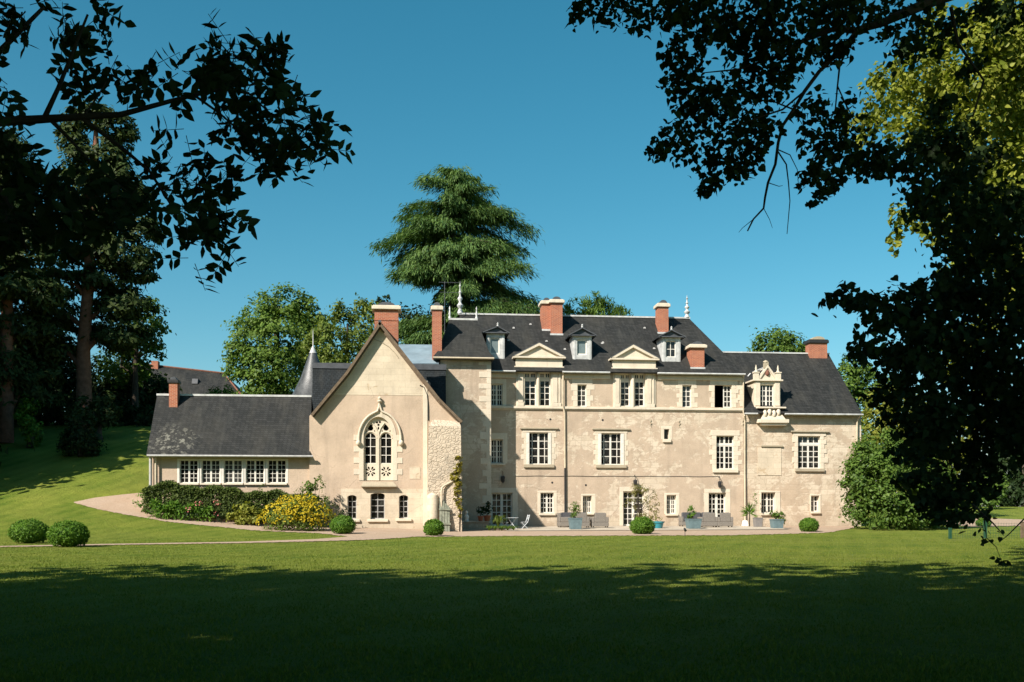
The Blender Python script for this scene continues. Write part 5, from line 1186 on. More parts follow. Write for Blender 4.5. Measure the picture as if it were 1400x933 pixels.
    hang = [(1342, 722, 6), (1336, 730, 5), (1350, 735, 5), (1345, 742, 4), (1372, 730, 5), (1368, 765, 5), (1378, 768, 4), (1362, 762, 4)]
    lb.tube([A(1330, 690), A(1346, 705), A(1358, 716), A(1372, 732)], [.012, .01, .008, .004], 5); lb.tube([A(1345, 704), A(1347, 722), A(1349, 736)], [.008, .006, .003], 5); lb.tube([A(1349, 736), A(1362, 748), A(1370, 770)], [.005, .004, .002], 5); lb.tube([A(1420, 690), A(1398, 712), A(1380, 730), A(1366, 742)], [.01, .008, .006, .003], 5)
    hp = []
    for px, py, r_ in hang:
        for k in range(3): hp.append(at(px + random.uniform(-r_, r_), py + random.uniform(-r_, r_), d0))
    hp = np.array(hp); nh = len(hp); l3 = leaves(hp, unit(rng.normal(size=(nh, 3)) + UP * .2), rng.normal(size=(nh, 3)) - UP, .06, .055, 'heart')
    lb.build('limb', M['bark'], t)
    l1 = blob_leaves(bb, 540, .068, .92, 'heart', shell=.25, sub=40, subr=.42, up=.1, droop=.7, out=.2)
    l2 = blob_leaves(mm, 620, .085, .92, 'heart', shell=.3, sub=22, subr=.52, up=.15, droop=.6, out=.3)
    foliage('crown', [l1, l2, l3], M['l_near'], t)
near_right()
def maple():
    d0 = 27.0; bx, by = xy(15.6, 27.5); base = (bx, by, g(bx, by))
    bl = [(1168, 165, 15), (1185, 172, 16), (1178, 195, 13), (1205, 125, 26), (1225, 100, 26), (1215, 155, 26), (1245, 130, 30), (1260, 90, 30), (1240, 180, 26), (1290, 110, 36), (1330, 70, 40), (1330, 120, 44), (1375, 60, 40), (1380, 120, 44), (1390, 170, 40), (1350, 180, 40), (1395, 230, 36), (1350, 30, 40), (1390, 0, 40), (1300, 40, 34), (1395, 280, 30), (1360, 260, 40), (1300, 180, 40), (1430, 60, 60), (1440, 180, 60), (1450, 300, 60),
          (1228, 295, 14), (1238, 312, 15), (1222, 325, 9), (1226, 340, 8), (1255, 300, 16), (1270, 325, 12), (1280, 300, 26), (1320, 340, 30), (1350, 350, 26), (1310, 380, 24), (1370, 420, 36), (1290, 470, 26), (1310, 500, 24), (1360, 520, 26), (1340, 460, 26), (1420, 400, 50), (1330, 560, 26), (1380, 340, 40)]
    bb = [B(px, py, r_, d0 + random.uniform(-2, 2)) for px, py, r_ in bl] + [B(px, py, r_, d0 + 3) for px, py, r_ in ((1290, 140, 40), (1350, 110, 50), (1400, 150, 60), (1340, 220, 50), (1400, 260, 60), (1380, 40, 50), (1320, 300, 40))]
    tree('maple_tree', 'lime green sunlit maple glowing behind the dark tree at right', 'tree', base, [base, (bx, by, 4), (bx + .2, by, 9), (bx, by, 14)], [.4, .34, .25, .1], bb, 'l_maple', per=330, size=.125, aspect=.85, shape='heart', shell=.5, sub=14, nlimb=12)
maple()

# ---- clipped round bushes
def ball(r_, h):
    """clipped bush: a dense shell of small leaves over its twiggy inside"""
    n = int(5200 * r_); dr = rand_dirs(n); dr[:, 2] = np.where(dr[:, 2] < -.75, -dr[:, 2], dr[:, 2]); sc = np.array([r_, r_, h / 2])
    bump = 1 + .05 * np.sin(dr[:, :1] * 7 + 1) * np.sin(dr[:, 1:2] * 6) + .03 * rng.normal(size=(n, 1))
    pts = dr * sc * bump; pts[:, 2] += h * .5; D = rng.normal(size=(n, 3)); L = .085 * (.6 + .8 * rng.random(n))
    a = leaves(pts, unit(dr + rng.normal(size=(n, 3)) * .6), unit(D + dr * .9), L, L * .5, 'dia')
    s = MB(); s.sphere((0, 0, h * .5), (r_ * .93, r_ * .93, h * .465), 18, 12); v = np.array(s.v)
    q = [f for f in s.f]; return [a, (v, np.array(q))]
bx_ = {}
for i, (px, yb, wpx, hpx, lab) in enumerate(((40, 743, 49, 32, 'flattened clipped round bush, left of the pair on the open lawn'), (94, 748, 51, 35, 'clipped round bush, larger and nearer of the pair on the open lawn'), (469, 730.5, 32, 25, 'clipped round bush by the yellow flowering shrub'), (593, 733, 26, 22.5, 'small clipped ball in front of the stone buttress'),
                                   (878, 731, 32, 23.5, 'clipped ball in front of the feathery tree in the turquoise pot'), (1106, 727.5, 24.5, 19, 'clipped ball alone before the right wing wall'), (1345, 720.5, 18, 12, 'round bush on the drive beyond the fence'))):
    x, y, z = ground(px, yb); dd = ud(x, y)[1]; k = dd / F
    o = foliage('topiary_ball', ball(wpx * k / 2, hpx * k), M['l_box'], None); o.location = (x, y, z - .03); o.rotation_euler[2] = i * 1.3
    tag(o, lab, 'round bush', 'clipped round bushes on the lawn')

# ---- flower bed under the low wing
def gz(px, Y): x = PX(px, Y); return x, Y, g(x, Y)
def bedrow(x0, x1, y0, y1, zt_fun, n, name, label, m, cat, size=.13, aspect=.6, per=1.0, base=None):
    pts = []; nr = []
    for _ in range(n):
        x = random.uniform(x0, x1); y = random.uniform(y0, y1); h = zt_fun(x); z0 = g(x, y); e = random.random()
        z = z0 + h * (1 - .9 * random.random() ** 2.2) if e < .6 else z0 + h * random.uniform(.9, 1.04)
        if e < .6: y = y0 + abs(random.gauss(0, .18))
        pts.append((x + random.gauss(0, .05), y, z)); nr.append((random.gauss(0, .5), -.7 if e < .6 else -.1, .4 if e < .6 else 1))
    n = len(pts); L = size * (.6 + .8 * rng.random(n)); a = leaves(np.array(pts), unit(np.array(nr) + rng.normal(size=(n, 3)) * .4), rng.normal(size=(n, 3)), L, L * aspect, 'dia')
    o = foliage(name, a, M[m], None); rebase(o, (x0, y0, g(x0, y0))); tag(o, label, cat); return o
hx0, hx1 = PX(199, -8.6), PX(432, -8.6)
def hedge_h(x): return 1.72 + .10 * math.sin(x * 2.1) + .07 * math.sin(x * 5.3 + 1) - .35 * max(0, 1 - (x - hx0) / .8)
bedrow(hx0, hx1, -8.9, -7.9, hedge_h, 30000, 'hedge', 'long dark clipped hedge under the five white windows', 'l_hedge', 'hedge', .14)
bedrow(PX(205, -9.7), PX(285, -9.7), -9.35, -8.9, lambda x: .75 + .15 * math.sin(x * 6), 2400, 'leafy_border', 'low strap leaved plants along the foot of the hedge', 'l_box', 'plants', .24, .28)
def clump(name, label, cat, px, Y, blobs, m, n=None, per=420, size=.13, aspect=.6, stem=None, **kw):
    """garden plant: blobs given as (dx, dz, r) metres about its foot"""
    x, y, z = gz(px, Y); t = empty(name, (x, y, z)); tag(t, label, cat)
    bl = [(dx, dy, dz, r_, r_ * .9, r_ * (.9 if len(q) < 1 else q[0])) for dx, dy, dz, r_, *q in blobs]
    foliage('foliage', blob_leaves(bl, per, size, aspect, **kw), M[m], t, world=False)
    if stem:
        s = MB()
        for dx, dy, dz, r_, *q in blobs: s.tube([(0, 0, 0), (dx * .5, dy * .5, dz * .5), (dx, dy, dz)], [stem, stem * .7, stem * .3], 5)
        s.build('stem', M['bark'], t, world=False)
    return t
def blossoms(t, blobs, n, size, m, name='blossom'):
    pts = []; nr = []
    for b in blobs:
        k = int(n * b[3] ** 2); dr = rand_dirs(k); dr = np.where(dr[:, 1:2] > .55, -dr, dr); dr[:, 2] = np.where(dr[:, 2] < -.35, -dr[:, 2], dr[:, 2])
        pts.append(np.array(b[:3]) + dr * np.array([b[3], b[3] * .9, b[3] * .9]) * (1.02 + .12 * rng.random((k, 1)))); nr.append(dr)
    p = np.concatenate(pts); nn = np.concatenate(nr); out = []; k = len(p)
    for a in range(2): out.append(leaves(p, unit(nn + rng.normal(size=nn.shape) * .5), rng.normal(size=nn.shape), size * (.7 + .6 * rng.random(k)), size * .75, 'ovate'))
    return foliage(name, out, M[m], t, world=False)
yb_ = [(0, 0, .95, .95), (-1.0, .1, .75, .8), (-1.55, .1, .5, .55), (1.0, .1, .8, .85), (1.55, .15, .55, .6), (.3, -.3, .75, .85), (-.5, -.3, .6, .7), (.9, -.3, .5, .6), (-.4, .2, 1.25, .7), (.5, .2, 1.3, .7)]
t = clump('flowering_shrub', 'big mounded shrub covered in yellow flowers at the end of the hedge', 'flowering shrub', 405, -11.2, yb_, 'l_yel2', per=300, size=.12, shell=.7)
blossoms(t, yb_, 230, .095, 'f_yellow')
t = clump('lime_bush', 'bright lime green leafy bush before the hedge, beside the yellow flowers', 'shrub', 337, -9.4, [(0, 0, .6, .6), (-.6, 0, .4, .45), (.55, 0, .45, .5), (.1, -.15, .9, .4), (-.35, 0, .85, .3)], 'l_yellow', per=420, size=.17, aspect=.75)
clump('tall_shrub', 'upright green shrub against the corner of the gabled chapel', 'shrub', 430, -8.6, [(0, 0, 2.0, .5), (-.25, 0, 2.4, .35), (.1, 0, 2.85, .28), (.35, 0, 1.4, .5), (-.5, 0, 1.5, .5), (-.9, 0, 1.7, .35), (.3, 0, 2.3, .3), (-.45, 0, 2.05, .4)], 'l_green', per=230, size=.15, stem=.025)
clump('lavender_bush', 'greyish drooping shrub between the chapel wall and the yellow flowers', 'shrub', 458, -8.9, [(0, 0, .9, .55), (.3, 0, .5, .5), (-.3, 0, 1.2, .4), (.45, 0, .9, .3), (.55, -.1, .3, .35), (.1, 0, 1.45, .28)], 'l_dark', per=240, size=.15, aspect=.3, stem=.02)
for px, h, dz in ((258.5, .18, .55), (271.5, .2, .85), (296.5, .2, .95), (298, .16, .4)):
    t = clump('rose_bush', {258.5: 'low pink rose, lowest and leftmost before the hedge', 271.5: 'pink rose standing between two others before the hedge', 296.5: 'pink rose highest against the dark hedge', 298: 'dusky pink rose low beside the lime green bush'}[px], 'rose', px, -9.3, [(0, 0, dz * .6, .26)], 'l_dark', per=260, size=.1, stem=.012)
    t['group'] = 'pink roses before the hedge'
    blossoms(t, [(0, -.12, dz + .12, h), (.05, -.1, dz, h * .6)], 230, .075, 'f_pink')
s_i = 0
for px in list(range(272, 362, 6)):
    yy = np.interp(px, [270, 300, 360], [702.5, 707, 717]); x, y, z = ground(px, yy); s = MB(); s.sphere((0, 0, .05), (random.uniform(.1, .2), .12, random.uniform(.07, .12)), 7, 5)
    s.v = [(a + random.uniform(-.02, .02), b + random.uniform(-.02, .02), c + random.uniform(-.02, .02)) for a, b, c in s.v]
    o = s.build('edging_stone', M['stone'], None); o.location = (x, y, z); tag(o, 'pale rough stone in the line edging the flower bed', 'stone', 'pale stones edging the flower bed')
# wisps above the hedge
clump('climbing_plant', 'pale leafy stems standing up above the hedge before the windows', 'plant', 357, -8.6, [(0, 0, 1.75, .16), (0, 0, 2.0, .12), (.05, 0, 2.25, .1), (-1.9, 0, 1.72, .14), (-4.4, 0, 1.7, .16), (-3.8, 0, 1.75, .12), (1.2, 0, 1.7, .12)], 'l_green', per=160, size=.1)
clump('grey_bush', 'greyish leafy bush at the left corner of the low wing', 'shrub', 200, -7.9, [(0, 0, .9, .35), (-.3, 0, .6, .35), (-.1, 0, .3, .35), (-.35, 0, 1.0, .25)], 'l_box', per=180, size=.13)
# ivy on the buttress
x, y, z = gz(627, YC - .7); t = empty('climbing_ivy', (x, y, z)); tag(t, 'golden ivy climbing the right edge of the stone buttress', 'ivy')
zz = [(PX(px, YC - .62) - x, .0, PZ(px, py, YC - .62) - z, r_) for px, py, r_ in ((627, 628, .18), (625, 640, .26), (622, 652, .28), (626, 660, .24), (624, 672, .24), (627, 684, .2), (629, 695, .14), (624, 690, .12), (629, 635, .15), (628, 705, .1))]
foliage('foliage', blob_leaves([(a, b, c, r_, .12, r_) for a, b, c, r_ in zz], 700, .11, .85, 'heart', sub=14), M['l_ivy'], t, world=False)
s = MB(); s.tube([(zz[-1][0], 0, 0), (zz[6][0], 0, zz[6][2]), (zz[4][0], 0, zz[4][2]), (zz[1][0], 0, zz[1][2])], [.03, .025, .02, .01], 6); s.build('stem', M['bark'], t, world=False)
# old leaning door
x, y, z = gz(611, YC - 1.1); t = empty('old_door', (x, y, z)); tag(t, 'old flaking green plank door leaning against the buttress foot', 'door')
s = MB(); hh = 1.95
for k in range(4):
    s.add([(-.42 + k * .15, 0, 0), (-.29 + k * .15, 0, 0), (-.29 + k * .15, .3, hh - k * .18), (-.42 + k * .15, .3, hh - k * .14), (-.42 + k * .15, .04, 0), (-.29 + k * .15, .04, 0), (-.29 + k * .15, .34, hh - k * .18), (-.42 + k * .15, .34, hh - k * .14)], [(0, 1, 2, 3), (7, 6, 5, 4), (0, 4, 5, 1), (1, 5, 6, 2), (2, 6, 7, 3), (3, 7, 4, 0)])
s.build('planks', M['olddoor'], t, world=False)
s = MB()
for q in (.25, .75): s.box(-.45, .22, .3 * q - .06, .3 * q - .02, hh * q * .85, hh * q * .85 + .1)
s.build('brace', M['olddoor'], t, world=False)

# ---- terrace: low wall, pots, furniture
x0, x1 = PX(631, -5.4), PX(668, -5.4); s = MB(); zz = PZ(650, 714.5, -5.4); s.box(x0, x1, -5.4, -2.2, g(x0, -5.4) - .3, zz); s.box(x0 - .03, x1 + .02, -5.45, -2.15, zz + .002, zz + .06)
o = s.build('low_wall', M['ashlar'], None, bevel=.015); rebase(o, (x0, -5.4, g(x0, -5.4))); tag(o, 'low pale stone platform in the shaded corner beside the tower', 'low wall'); ZW = zz + .06
t = empty('garden_statue', (PX(638, -5.2), -5.2, ZW)); tag(t, 'small white statue sitting on the low stone platform', 'statue')
s = MB(); s.lathe([(.13, 0), (.14, .08), (.1, .12), (.13, .22), (.14, .3), (.09, .4), (.05, .44), (.085, .5), (.09, .57), (.05, .64), (0, .66)], (0, 0, 0), 14); s.build('figure', M['statue'], t, world=False)
def pot(name, label, cat, x, y, z, r_, h, m, blobs, lm, per=650, size=.12, aspect=.6, group=None, stem=.012, square=False, **kw):
    t = empty(name, (x, y, z)); tag(t, label, cat, group); s = MB()
    if square: s.frus(-r_ * .86, r_ * .86, -r_ * .86, r_ * .86, 0, -r_, r_, -r_, r_, h - .06); s.frus(-r_ * 1.06, r_ * 1.06, -r_ * 1.06, r_ * 1.06, h - .059, -r_ * 1.06, r_ * 1.06, -r_ * 1.06, r_ * 1.06, h)
    else: s.lathe([(0, 0), (r_ * .68, 0), (r_ * .95, h * .8), (r_ * 1.08, h * .8), (r_ * 1.1, h), (r_ * .95, h), (r_ * .9, h * .9), (0, h * .9)], (0, 0, 0), 18)
    s.build('pot', M[m], t, world=False, bevel=.01 if square else 0)
    s = MB(); (s.box(-r_ * .98, r_ * .98, -r_ * .98, r_ * .98, h - .02, h + .012) if square else s.lathe([(0, h * .93), (r_ * .93, h * .92)], (0, 0, 0), 14)); s.build('soil', M['soil'], t, world=False)
    foliage('foliage', blob_leaves([(a, b, h + c, q, q, q * 1.1) for a, b, c, q in blobs], per, size, aspect, **kw), M[lm], t, world=False)
    s = MB()
    for a, b, c, q in blobs: s.tube([(0, 0, h * .9), (a * .6, b * .6, h + c * .5), (a, b, h + c)], [stem, stem * .8, stem * .4], 5)
    s.build('stem', M['bark'], t, world=False); return t
pot('potted_plant', 'small terracotta pot with a thin dark plant on the platform', 'potted plant', PX(657, -4.6), -4.6, ZW, .17, .32, 'terracotta', [(0, 0, .2, .18), (.1, 0, .4, .14), (-.12, 0, .35, .12)], 'l_dark', group='terracotta pots by the tower')
pot('potted_plant', 'larger terracotta pot with a leggy plant beside the glazed door', 'potted plant', PX(666, -4.3), -4.3, ZW, .22, .36, 'terracotta', [(0, 0, .25, .22), (.15, 0, .5, .2), (-.2, 0, .35, .18), (.1, 0, .8, .14)], 'l_dark', group='terracotta pots by the tower')
x, y, z = gz(681, -6.2); t = empty('arching_plant', (x, y, z)); tag(t, 'bright green arching fountain of leaves before the shaded door', 'plant')
def fountain(n, L, h, wd, z0=0.0):
    out = []
    for k in range(n):
        a_ = random.uniform(0, 6.28); r_ = L * random.uniform(.5, 1); hh = h * random.uniform(.7, 1.1); dr = np.array([math.cos(a_), math.sin(a_), 0]); pts = []
        for q in np.linspace(0, 1, 6): pts.append(dr * r_ * q ** 1.1 + UP * (z0 + hh * (1.9 * q - 1.5 * q * q)))
        for i in range(5):
            out.append((pts[i], pts[i + 1], dr, wd * (1 - .16 * i)))
    Pn = np.array([o[0] for o in out]); D = np.array([o[1] - o[0] for o in out]); L_ = np.linalg.norm(D, axis=1) * 1.25; S = np.array([np.cross(o[2], UP) for o in out]); N = np.cross(S, D)
    return leaves(Pn, unit(N), D, L_, np.array([o[3] for o in out]), 'needle', .2)
foliage('foliage', fountain(110, .8, 1.25, .05, .1), M['l_yel2'], t, world=False)
s = MB(); s.lathe([(.1, 0), (.07, .15), (.04, .3)], (0, 0, 0), 8); s.build('stem', M['bark'], t, world=False)
x, y, z = gz(686, -7.0); t = empty('border_plant', (x, y, z)); tag(t, 'row of low variegated leaves edging the corner of the terrace', 'plants')
foliage('foliage', [(v + np.array([dx, 0, 0]), f) for dx in (-.75, -.4, 0, .35, .7) for v, f in (fountain(46, .45, .5, .07),)], M['l_green'], t, world=False)
# bistro table and chair
x, y, z = gz(700, -5.3); t = empty('bistro_table', (x, y, z)); tag(t, 'round grey metal folding table in the corner of the terrace', 'table')
s = MB(); s.lathe([(0, .70), (.38, .70), (.4, .715), (.38, .73), (0, .73)], (0, 0, 0), 24); s.build('tabletop', M['metalgrey'], t, world=False)
for a_, b_ in (((-.3, -.22), (.28, .2)), ((.3, -.22), (-.28, .2)), ((-.3, .22), (.28, -.2)), ((.3, .22), (-.28, -.2))):
    s = MB(); s.tube([(a_[0], a_[1], 0), (0, 0, .36), (b_[0] * .9, b_[1], .70)], .024, 6); s.build('leg', M['metalgrey'], t, world=False)
def bistro_chair(px, Y, rz, label):
    x, y, z = gz(px, Y); t = empty('bistro_chair', (x, y, z), rz); tag(t, label, 'chair', 'metal garden chairs')
    s = MB()
    for k in range(5): s.box(-.2, .2, -.2 + k * .085, -.14 + k * .085, .44, .455)
    s.build('seat', M['metalgrey'], t, world=False); s = MB()
    for zz_ in (.62, .72, .82): s.box(-.2, .2, .24 + (zz_ - .45) * .2, .255 + (zz_ - .45) * .2, zz_, zz_ + .055)
    s.build('backrest', M['metalgrey'], t, world=False)
    for sg in (-1, 1):
        s = MB(); s.tube([(sg * .21, -.22, 0), (sg * .21, .2, .45), (sg * .21, .33, .9)], .022, 6); s.build('leg', M['metalgrey'], t, world=False)
        s = MB(); s.tube([(sg * .19, .25, 0), (sg * .19, -.2, .45)], .022, 6); s.build('leg', M['metalgrey'], t, world=False)
    return t
bistro_chair(716, -5.2, R(-80), 'grey folding metal chair on the right of the round table')
bistro_chair(690, -5.4, R(75), 'grey folding metal chair half behind the arching plant')
# wicker seats
def seat(name, w_, px, Y, rz, label, group, cushions=1, cat='armchair'):
    x, y, z = gz(px, Y); t = empty(name, (x, y, z + .055), rz); tag(t, label, cat, group); dp = .82
    s = MB(); s.box(-w_ / 2, w_ / 2, -dp / 2, dp / 2, .06, .32); s.build('base', M['wicker'], t, world=False, bevel=.03)
    for sg in (-1, 1):
        s = MB(); xx = sg * (w_ / 2 - .07); s.box(xx - .075, xx + .075, -dp / 2, dp / 2 - .12, .322, .64); s.build('armrest', M['wicker'], t, world=False, bevel=.03)
    s = MB(); s.box(-w_ / 2 + .17, w_ / 2 - .17, dp / 2 - .16, dp / 2, .322, .90); s.box(-w_ / 2, -w_ / 2 + .17, dp / 2 - .118, dp / 2 - .004, .322, .64); s.box(w_ / 2 - .17, w_ / 2, dp / 2 - .118, dp / 2 - .004, .322, .64); s.build('backrest', M['wicker'], t, world=False, bevel=.03)
    cw = (w_ - .3) / cushions
    for k in range(cushions):
        xx = -w_ / 2 + .15 + cw * k; s = MB(); s.box(xx + .01, xx + cw - .01, -dp / 2 + .02, dp / 2 - .18, .324, .45); s.build('seat_cushion', M['cushion'], t, world=False, bevel=.04)
        s = MB(); s.frus(xx + .02, xx + cw - .02, dp / 2 - .32, dp / 2 - .165, .452, xx + .04, xx + cw - .04, dp / 2 - .26, dp / 2 - .165, .92); s.build('back_cushion', M['cushion'], t, world=False, bevel=.05)
    for sx in (-1, 1):
        for sy in (-1, 1):
            s = MB(); s.box(sx * (w_ / 2 - .08) - .03, sx * (w_ / 2 - .08) + .03, sy * (dp / 2 - .08) - .03, sy * (dp / 2 - .08) + .03, -.02, .059); s.build('foot', M['iron'], t, world=False)
    return t
ga, gb = 'wicker seats left of the tall glazed door', 'wicker seats right of the tall glazed door'
seat('wicker_sofa', 1.95, 785, -1.5, 0, 'grey wicker sofa under the small barred window, facing out', ga, 2, 'sofa')
seat('wicker_armchair', 1.0, 771.5, -3.2, R(90), 'grey wicker armchair turned sideways at the end of its group', ga)
seat('wicker_armchair', 1.05, 793.5, -4.0, R(180), 'grey wicker armchair seen from behind, beside the blue planter below the barred window', ga)
seat('wicker_armchair', 1.05, 819.5, -4.0, R(180), 'grey wicker armchair seen from behind, nearest the tall glazed door', ga)
seat('wicker_sofa', 2.3, 953, -1.5, 0, 'grey wicker sofa with a long row of dark cushions by the double door', gb, 3, 'sofa')
seat('wicker_armchair', 1.1, 967.5, -4.0, R(180), 'grey wicker armchair with its back to the lawn beside the sofa cushions', gb)
seat('wicker_armchair', 1.0, 989.5, -4.0, R(180), 'grey wicker armchair with its back to the lawn, in front of the double door', gb)
# planters
gp = 'blue grey square planters along the terrace edge'
x, y, z = gz(786.5, -6.2); pot('planter', 'blue grey square planter with a narrow bush, left of three', 'planter', x, y, z + .05, .37, .68, 'planter', [(0, 0, .2, .26), (.05, 0, .5, .25), (-.05, 0, .72, .2), (-.2, 0, .55, .16)], 'l_green', group=gp, square=True, size=.1)
x, y, z = gz(948, -6.2); pot('planter', 'wide blue grey planter with a dense little bush before the wicker sofa', 'planter', x, y, z + .05, .41, .6, 'planter', [(-.1, 0, .2, .24), (-.08, 0, .45, .25), (-.1, 0, .65, .2)], 'l_box', group=gp, square=True, size=.1)
x, y, z = gz(1062, -6.0); pot('planter', 'blue grey planter with reddish spreading leaves before the right wing', 'planter', x, y, z + .02, .34, .58, 'planter', [(0, 0, .22, .26), (.25, 0, .22, .22), (-.28, 0, .25, .22), (.1, -.2, .1, .2), (.3, -.2, .0, .16)], 'l_green', group=gp, square=True, size=.12)
# turquoise pot with the feathery tree
x, y, z = gz(893, -4.6); t = empty('feathery_tree', (x, y, z + .05)); tag(t, 'slender pale feathery shrub growing beside the tall glazed door', 'tree')
fb = [(PX(px, -4.6) - x, random.uniform(-.25, .25), PZ(px, py, -4.6) - z, r_) for px, py, r_ in ((874, 672, .42), (868, 668, .3), (880, 670, .32), (862, 682, .28), (858, 690, .2), (872, 690, .34), (884, 684, .32), (890, 692, .32), (896, 700, .24), (878, 702, .32), (888, 706, .26), (896, 680, .2), (893, 672, .14), (870, 706, .24), (899, 690, .14), (866, 676, .24))]
foliage('crown', blob_leaves([(a, b, c, q, q * .8, q * .9) for a, b, c, q in fb], 420, .17, .24, 'needle', shell=.1, droop=.6, sub=16), M['l_tam'], t, world=False)
s = MB(); xs = PX(873, -4.6) - x
s.tube([(xs + .1, 0, 0), (xs + .06, 0, .7), (xs - .02, 0, 1.4), (xs, 0, 2.2)], [.06, .05, .035, .02], 7)
for a, b, c, q in fb: s.tube([(xs + .03, 0, .9), ((xs + a) / 2, b / 2, (c + 1.2) / 2), (a, b, c)], [.025, .015, .006], 5)
s.build('trunk', M['bark'], t, world=False)
x, y, z = gz(900, -5.4); pot('glazed_pot', 'turquoise glazed bowl with a low leafy plant beside the clipped ball', 'pot', x, y, z + .05, .36, .42, 'turq', [(-.1, 0, .1, .2), (.1, 0, .15, .16)], 'l_tam', per=200)
x, y, z = gz(1036, -3.6); pot('pot', 'plain grey cube shaped pot beside the downpipe', 'pot', x, y, z + .05, .25, .58, 'greycube', [(-.06, 0, .06, .1)], 'l_mid', square=True)
x, y, z = gz(1024.5, -2.4); t = empty('yucca_plant', (x, y, z + .05)); tag(t, 'spiky yucca on a thin stem by the white foot of the downpipe', 'plant')
pts = rand_dirs(90); pts[:, 2] = np.where(pts[:, 2] < -.5, -pts[:, 2], pts[:, 2]); foliage('foliage', leaves(np.tile(np.array([[0, 0, 1.1]]), (90, 1)) + pts * .06 - UP * (rng.random((90, 1)) * .35), unit(np.cross(pts, rand_dirs(90))), pts, .45 + .2 * rng.random(90), .055, 'needle'), M['l_box'], t, world=False)
s = MB(); s.tube([(0, 0, 0), (.02, 0, .6), (0, 0, 1.1)], [.05, .04, .04], 7); s.build('stem', M['bark'], t, world=False)
x, y, z = gz(1033, -.9); clump('thin_plant', 'thin climbing stems by the barred window of the right wing', 'plant', 1032, -.7, [(0, 0, 1.9, .14), (.15, 0, 1.6, .12), (-.1, 0, 1.4, .1), (.05, 0, 2.2, .1)], 'l_mid', per=150, size=.1, stem=.01)
# spotlight in the grass
x, y, z = ground(936.5, 733.5); t = empty('garden_spotlight', (x, y, z)); tag(t, 'small dark spotlight on a stake at the edge of the lawn', 'spotlight')
s = MB(); s.tube([(0, 0, 0), (0, 0, .3)], .015, 6); s.build('stake', M['iron'], t, world=False); s = MB(); s.tube([(0, -.1, .3), (0, .08, .4)], [.07, .05], 10); s.build('lamp_head', M['iron'], t, world=False)
x, y, z = gz(1018.8, -.35); s = MB(); s.frus(-.2, .2, -.2, .2, 0, -.12, .12, -.14, .2, .38); o = s.build('stone_block', M['statue'], None, bevel=.03); o.location = (x, y, z + .04); tag(o, 'small white block at the foot of the downpipe', 'block')
clump('ground_shrub', 'low reddish green shrub at the foot of the big glossy shrub', 'shrub', 1180, -5.2, [(0, 0, .35, .4), (.5, 0, .3, .35), (-.4, 0, .25, .3), (1.1, .2, .3, .4), (1.8, .2, .25, .4), (2.6, .2, .25, .4), (3.4, .2, .2, .35)], 'l_mid', per=230, size=.14)

# ---- fence at right
t = empty('wire_fence', ground(1299, 736)); tag(t, 'low green wire fence between posts beside the drive', 'fence')
fp = [(1299, 737, 712.5), (1347, 736.5, 713.5), (1397.5, 736, 714.5), (1450, 736, 715)]; pts = []
for px, yb2, yt2 in fp:
    x, y, z = ground(px, yb2); k = ud(x, y)[1] / F; pts.append((x, y, z, (yb2 - yt2) * k)); s = MB(); h = (yb2 - yt2) * k; s.box(x - .06, x + .06, y - .06, y + .06, z - .2, z + h); s.box(x - .075, x + .075, y - .075, y + .075, z + h + .002, z + h + .04); s.build('post', M['greenpost' if px != 1397.5 else 'timber'], t)
s = MB()
for i in range(len(pts) - 1):
    a, b = Vector(pts[i][:3]), Vector(pts[i + 1][:3]); n = 14
    for k in range(1, n): p = a.lerp(b, k / n); s.tube([p, p + Vector((0, 0, pts[i][3] * .93))], .005, 3, False)
    for k in range(1, 7): s.tube([a + Vector((0, 0, pts[i][3] * k / 6.6)), b + Vector((0, 0, pts[i + 1][3] * k / 6.6))], .005, 3, False)
s.build('mesh_panel', M['greenpost'], t)

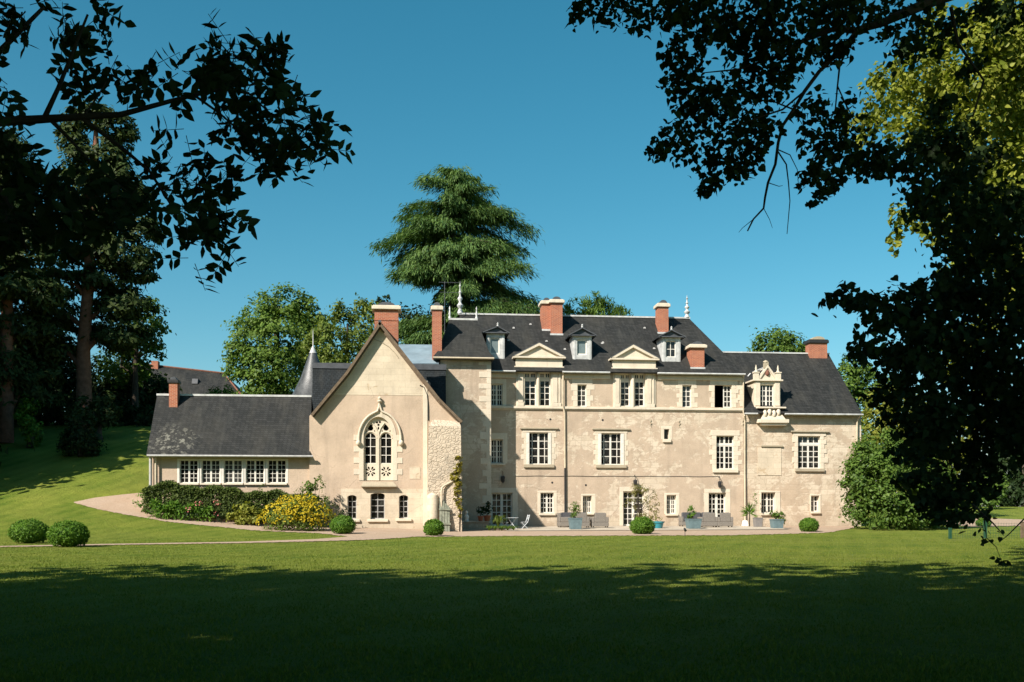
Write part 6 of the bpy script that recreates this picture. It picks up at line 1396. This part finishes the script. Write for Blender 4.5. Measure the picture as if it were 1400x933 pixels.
# ---- outbuilding far behind at left
d0 = 105.0; Yo = float(at(260, 520, d0)[1]); t = empty('outbuilding', (*[float(v) for v in at(265, 560, d0)[:2]], g(*at(265, 560, d0)[:2]))); tag(t, 'long old outbuilding with a dark roof behind the low wing', 'outbuilding')
q = [P(185, 497.5, Yo + 4), P(306, 511, Yo + 4), P(330, 541, Yo), P(185, 541, Yo)]
s = MB(); s.slab([(q[0][0], Yo + 4, q[0][1]), (q[1][0], Yo + 4, q[1][1]), (q[2][0], Yo, q[2][1]), (q[3][0], Yo, q[3][1])], .15); s.add([(q[1][0], Yo + 4, q[1][1]), (q[2][0], Yo, q[2][1]), (q[2][0] + .3, Yo + 8, q[2][1])], [(0, 1, 2)]); s.build('roof', M['slate'], t)
s = MB(); s.box(q[3][0], q[2][0] - .5, Yo + .5, Yo + 8, 2.0, q[2][1] - .1); s.build('wall', M['plaster'], t)
s = MB(); s.tube([(q[0][0], Yo + 4, q[0][1] + .05), (q[1][0], Yo + 4, q[1][1] + .05)], .1, 6); s.build('ridge_tile', M['rust'], t)
s = MB(); xx, zz = P(212, 494, Yo + 3.6); s.box(xx - .35, xx + .35, Yo + 3.4, Yo + 4.2, zz - 1.6, zz); s.build('chimney', M['brick'], t)
s = MB(); xx, zz = P(268, 522, Yo + 2.0); s.frus(xx - .3, xx + .3, Yo + 1.3, Yo + 2.6, zz - .3, xx - .3, xx + .3, Yo + 1.5, Yo + 2.6, zz + .25); s.build('skylight', M['lead'], t)
s = MB(); s.tube([(q[1][0] + 0, Yo + 4, q[1][1] + .05), (q[2][0], Yo, q[2][1] + .05)], .09, 6); s.build('hip_tile', M['rust'], t)

# ---- grass blades of the mown lawn near enough to be seen
def grass_blades(n):
    d = 8.8 + 47 * rng.random(n) ** 1.35; u = (rng.random(n) - .5) * 1.16 * d
    x, y = xy(u, d); z = gud(u, d); px = 700 + u / d * F; py = HOR - (z - CAM[2]) / d * F; keep = np.ones(n, bool)
    for up, lo in EDGES: keep &= ~((px > up[0][0]) & (px < up[-1][0]) & (py > np.interp(px, *zip(*up))) & (py < np.interp(px, *zip(*lo))))
    tuft = np.sin(x * 1.7 + np.sin(y * 2.3)) * np.sin(y * 1.9 + 1.3 * np.sin(x * 1.1)) * .35 + .8
    Pn = np.stack([x, y, z - .004], -1)[keep]; n = len(Pn); D = rng.normal(size=(n, 3)) * .55 + UP; N = rng.normal(size=(n, 3)); N[:, 2] *= .3
    L = (.035 + .05 * rng.random(n)) * tuft[keep]
    return leaves(Pn, unit(N), unit(D), L, .008 + .010 * rng.random(n), 'needle')
V_, F_ = grass_blades(230000)
o = foliage('grass', (V_, F_), M['l_lawn']); tag(o, 'short mown grass blades over the lawn', 'grass', kind='stuff')
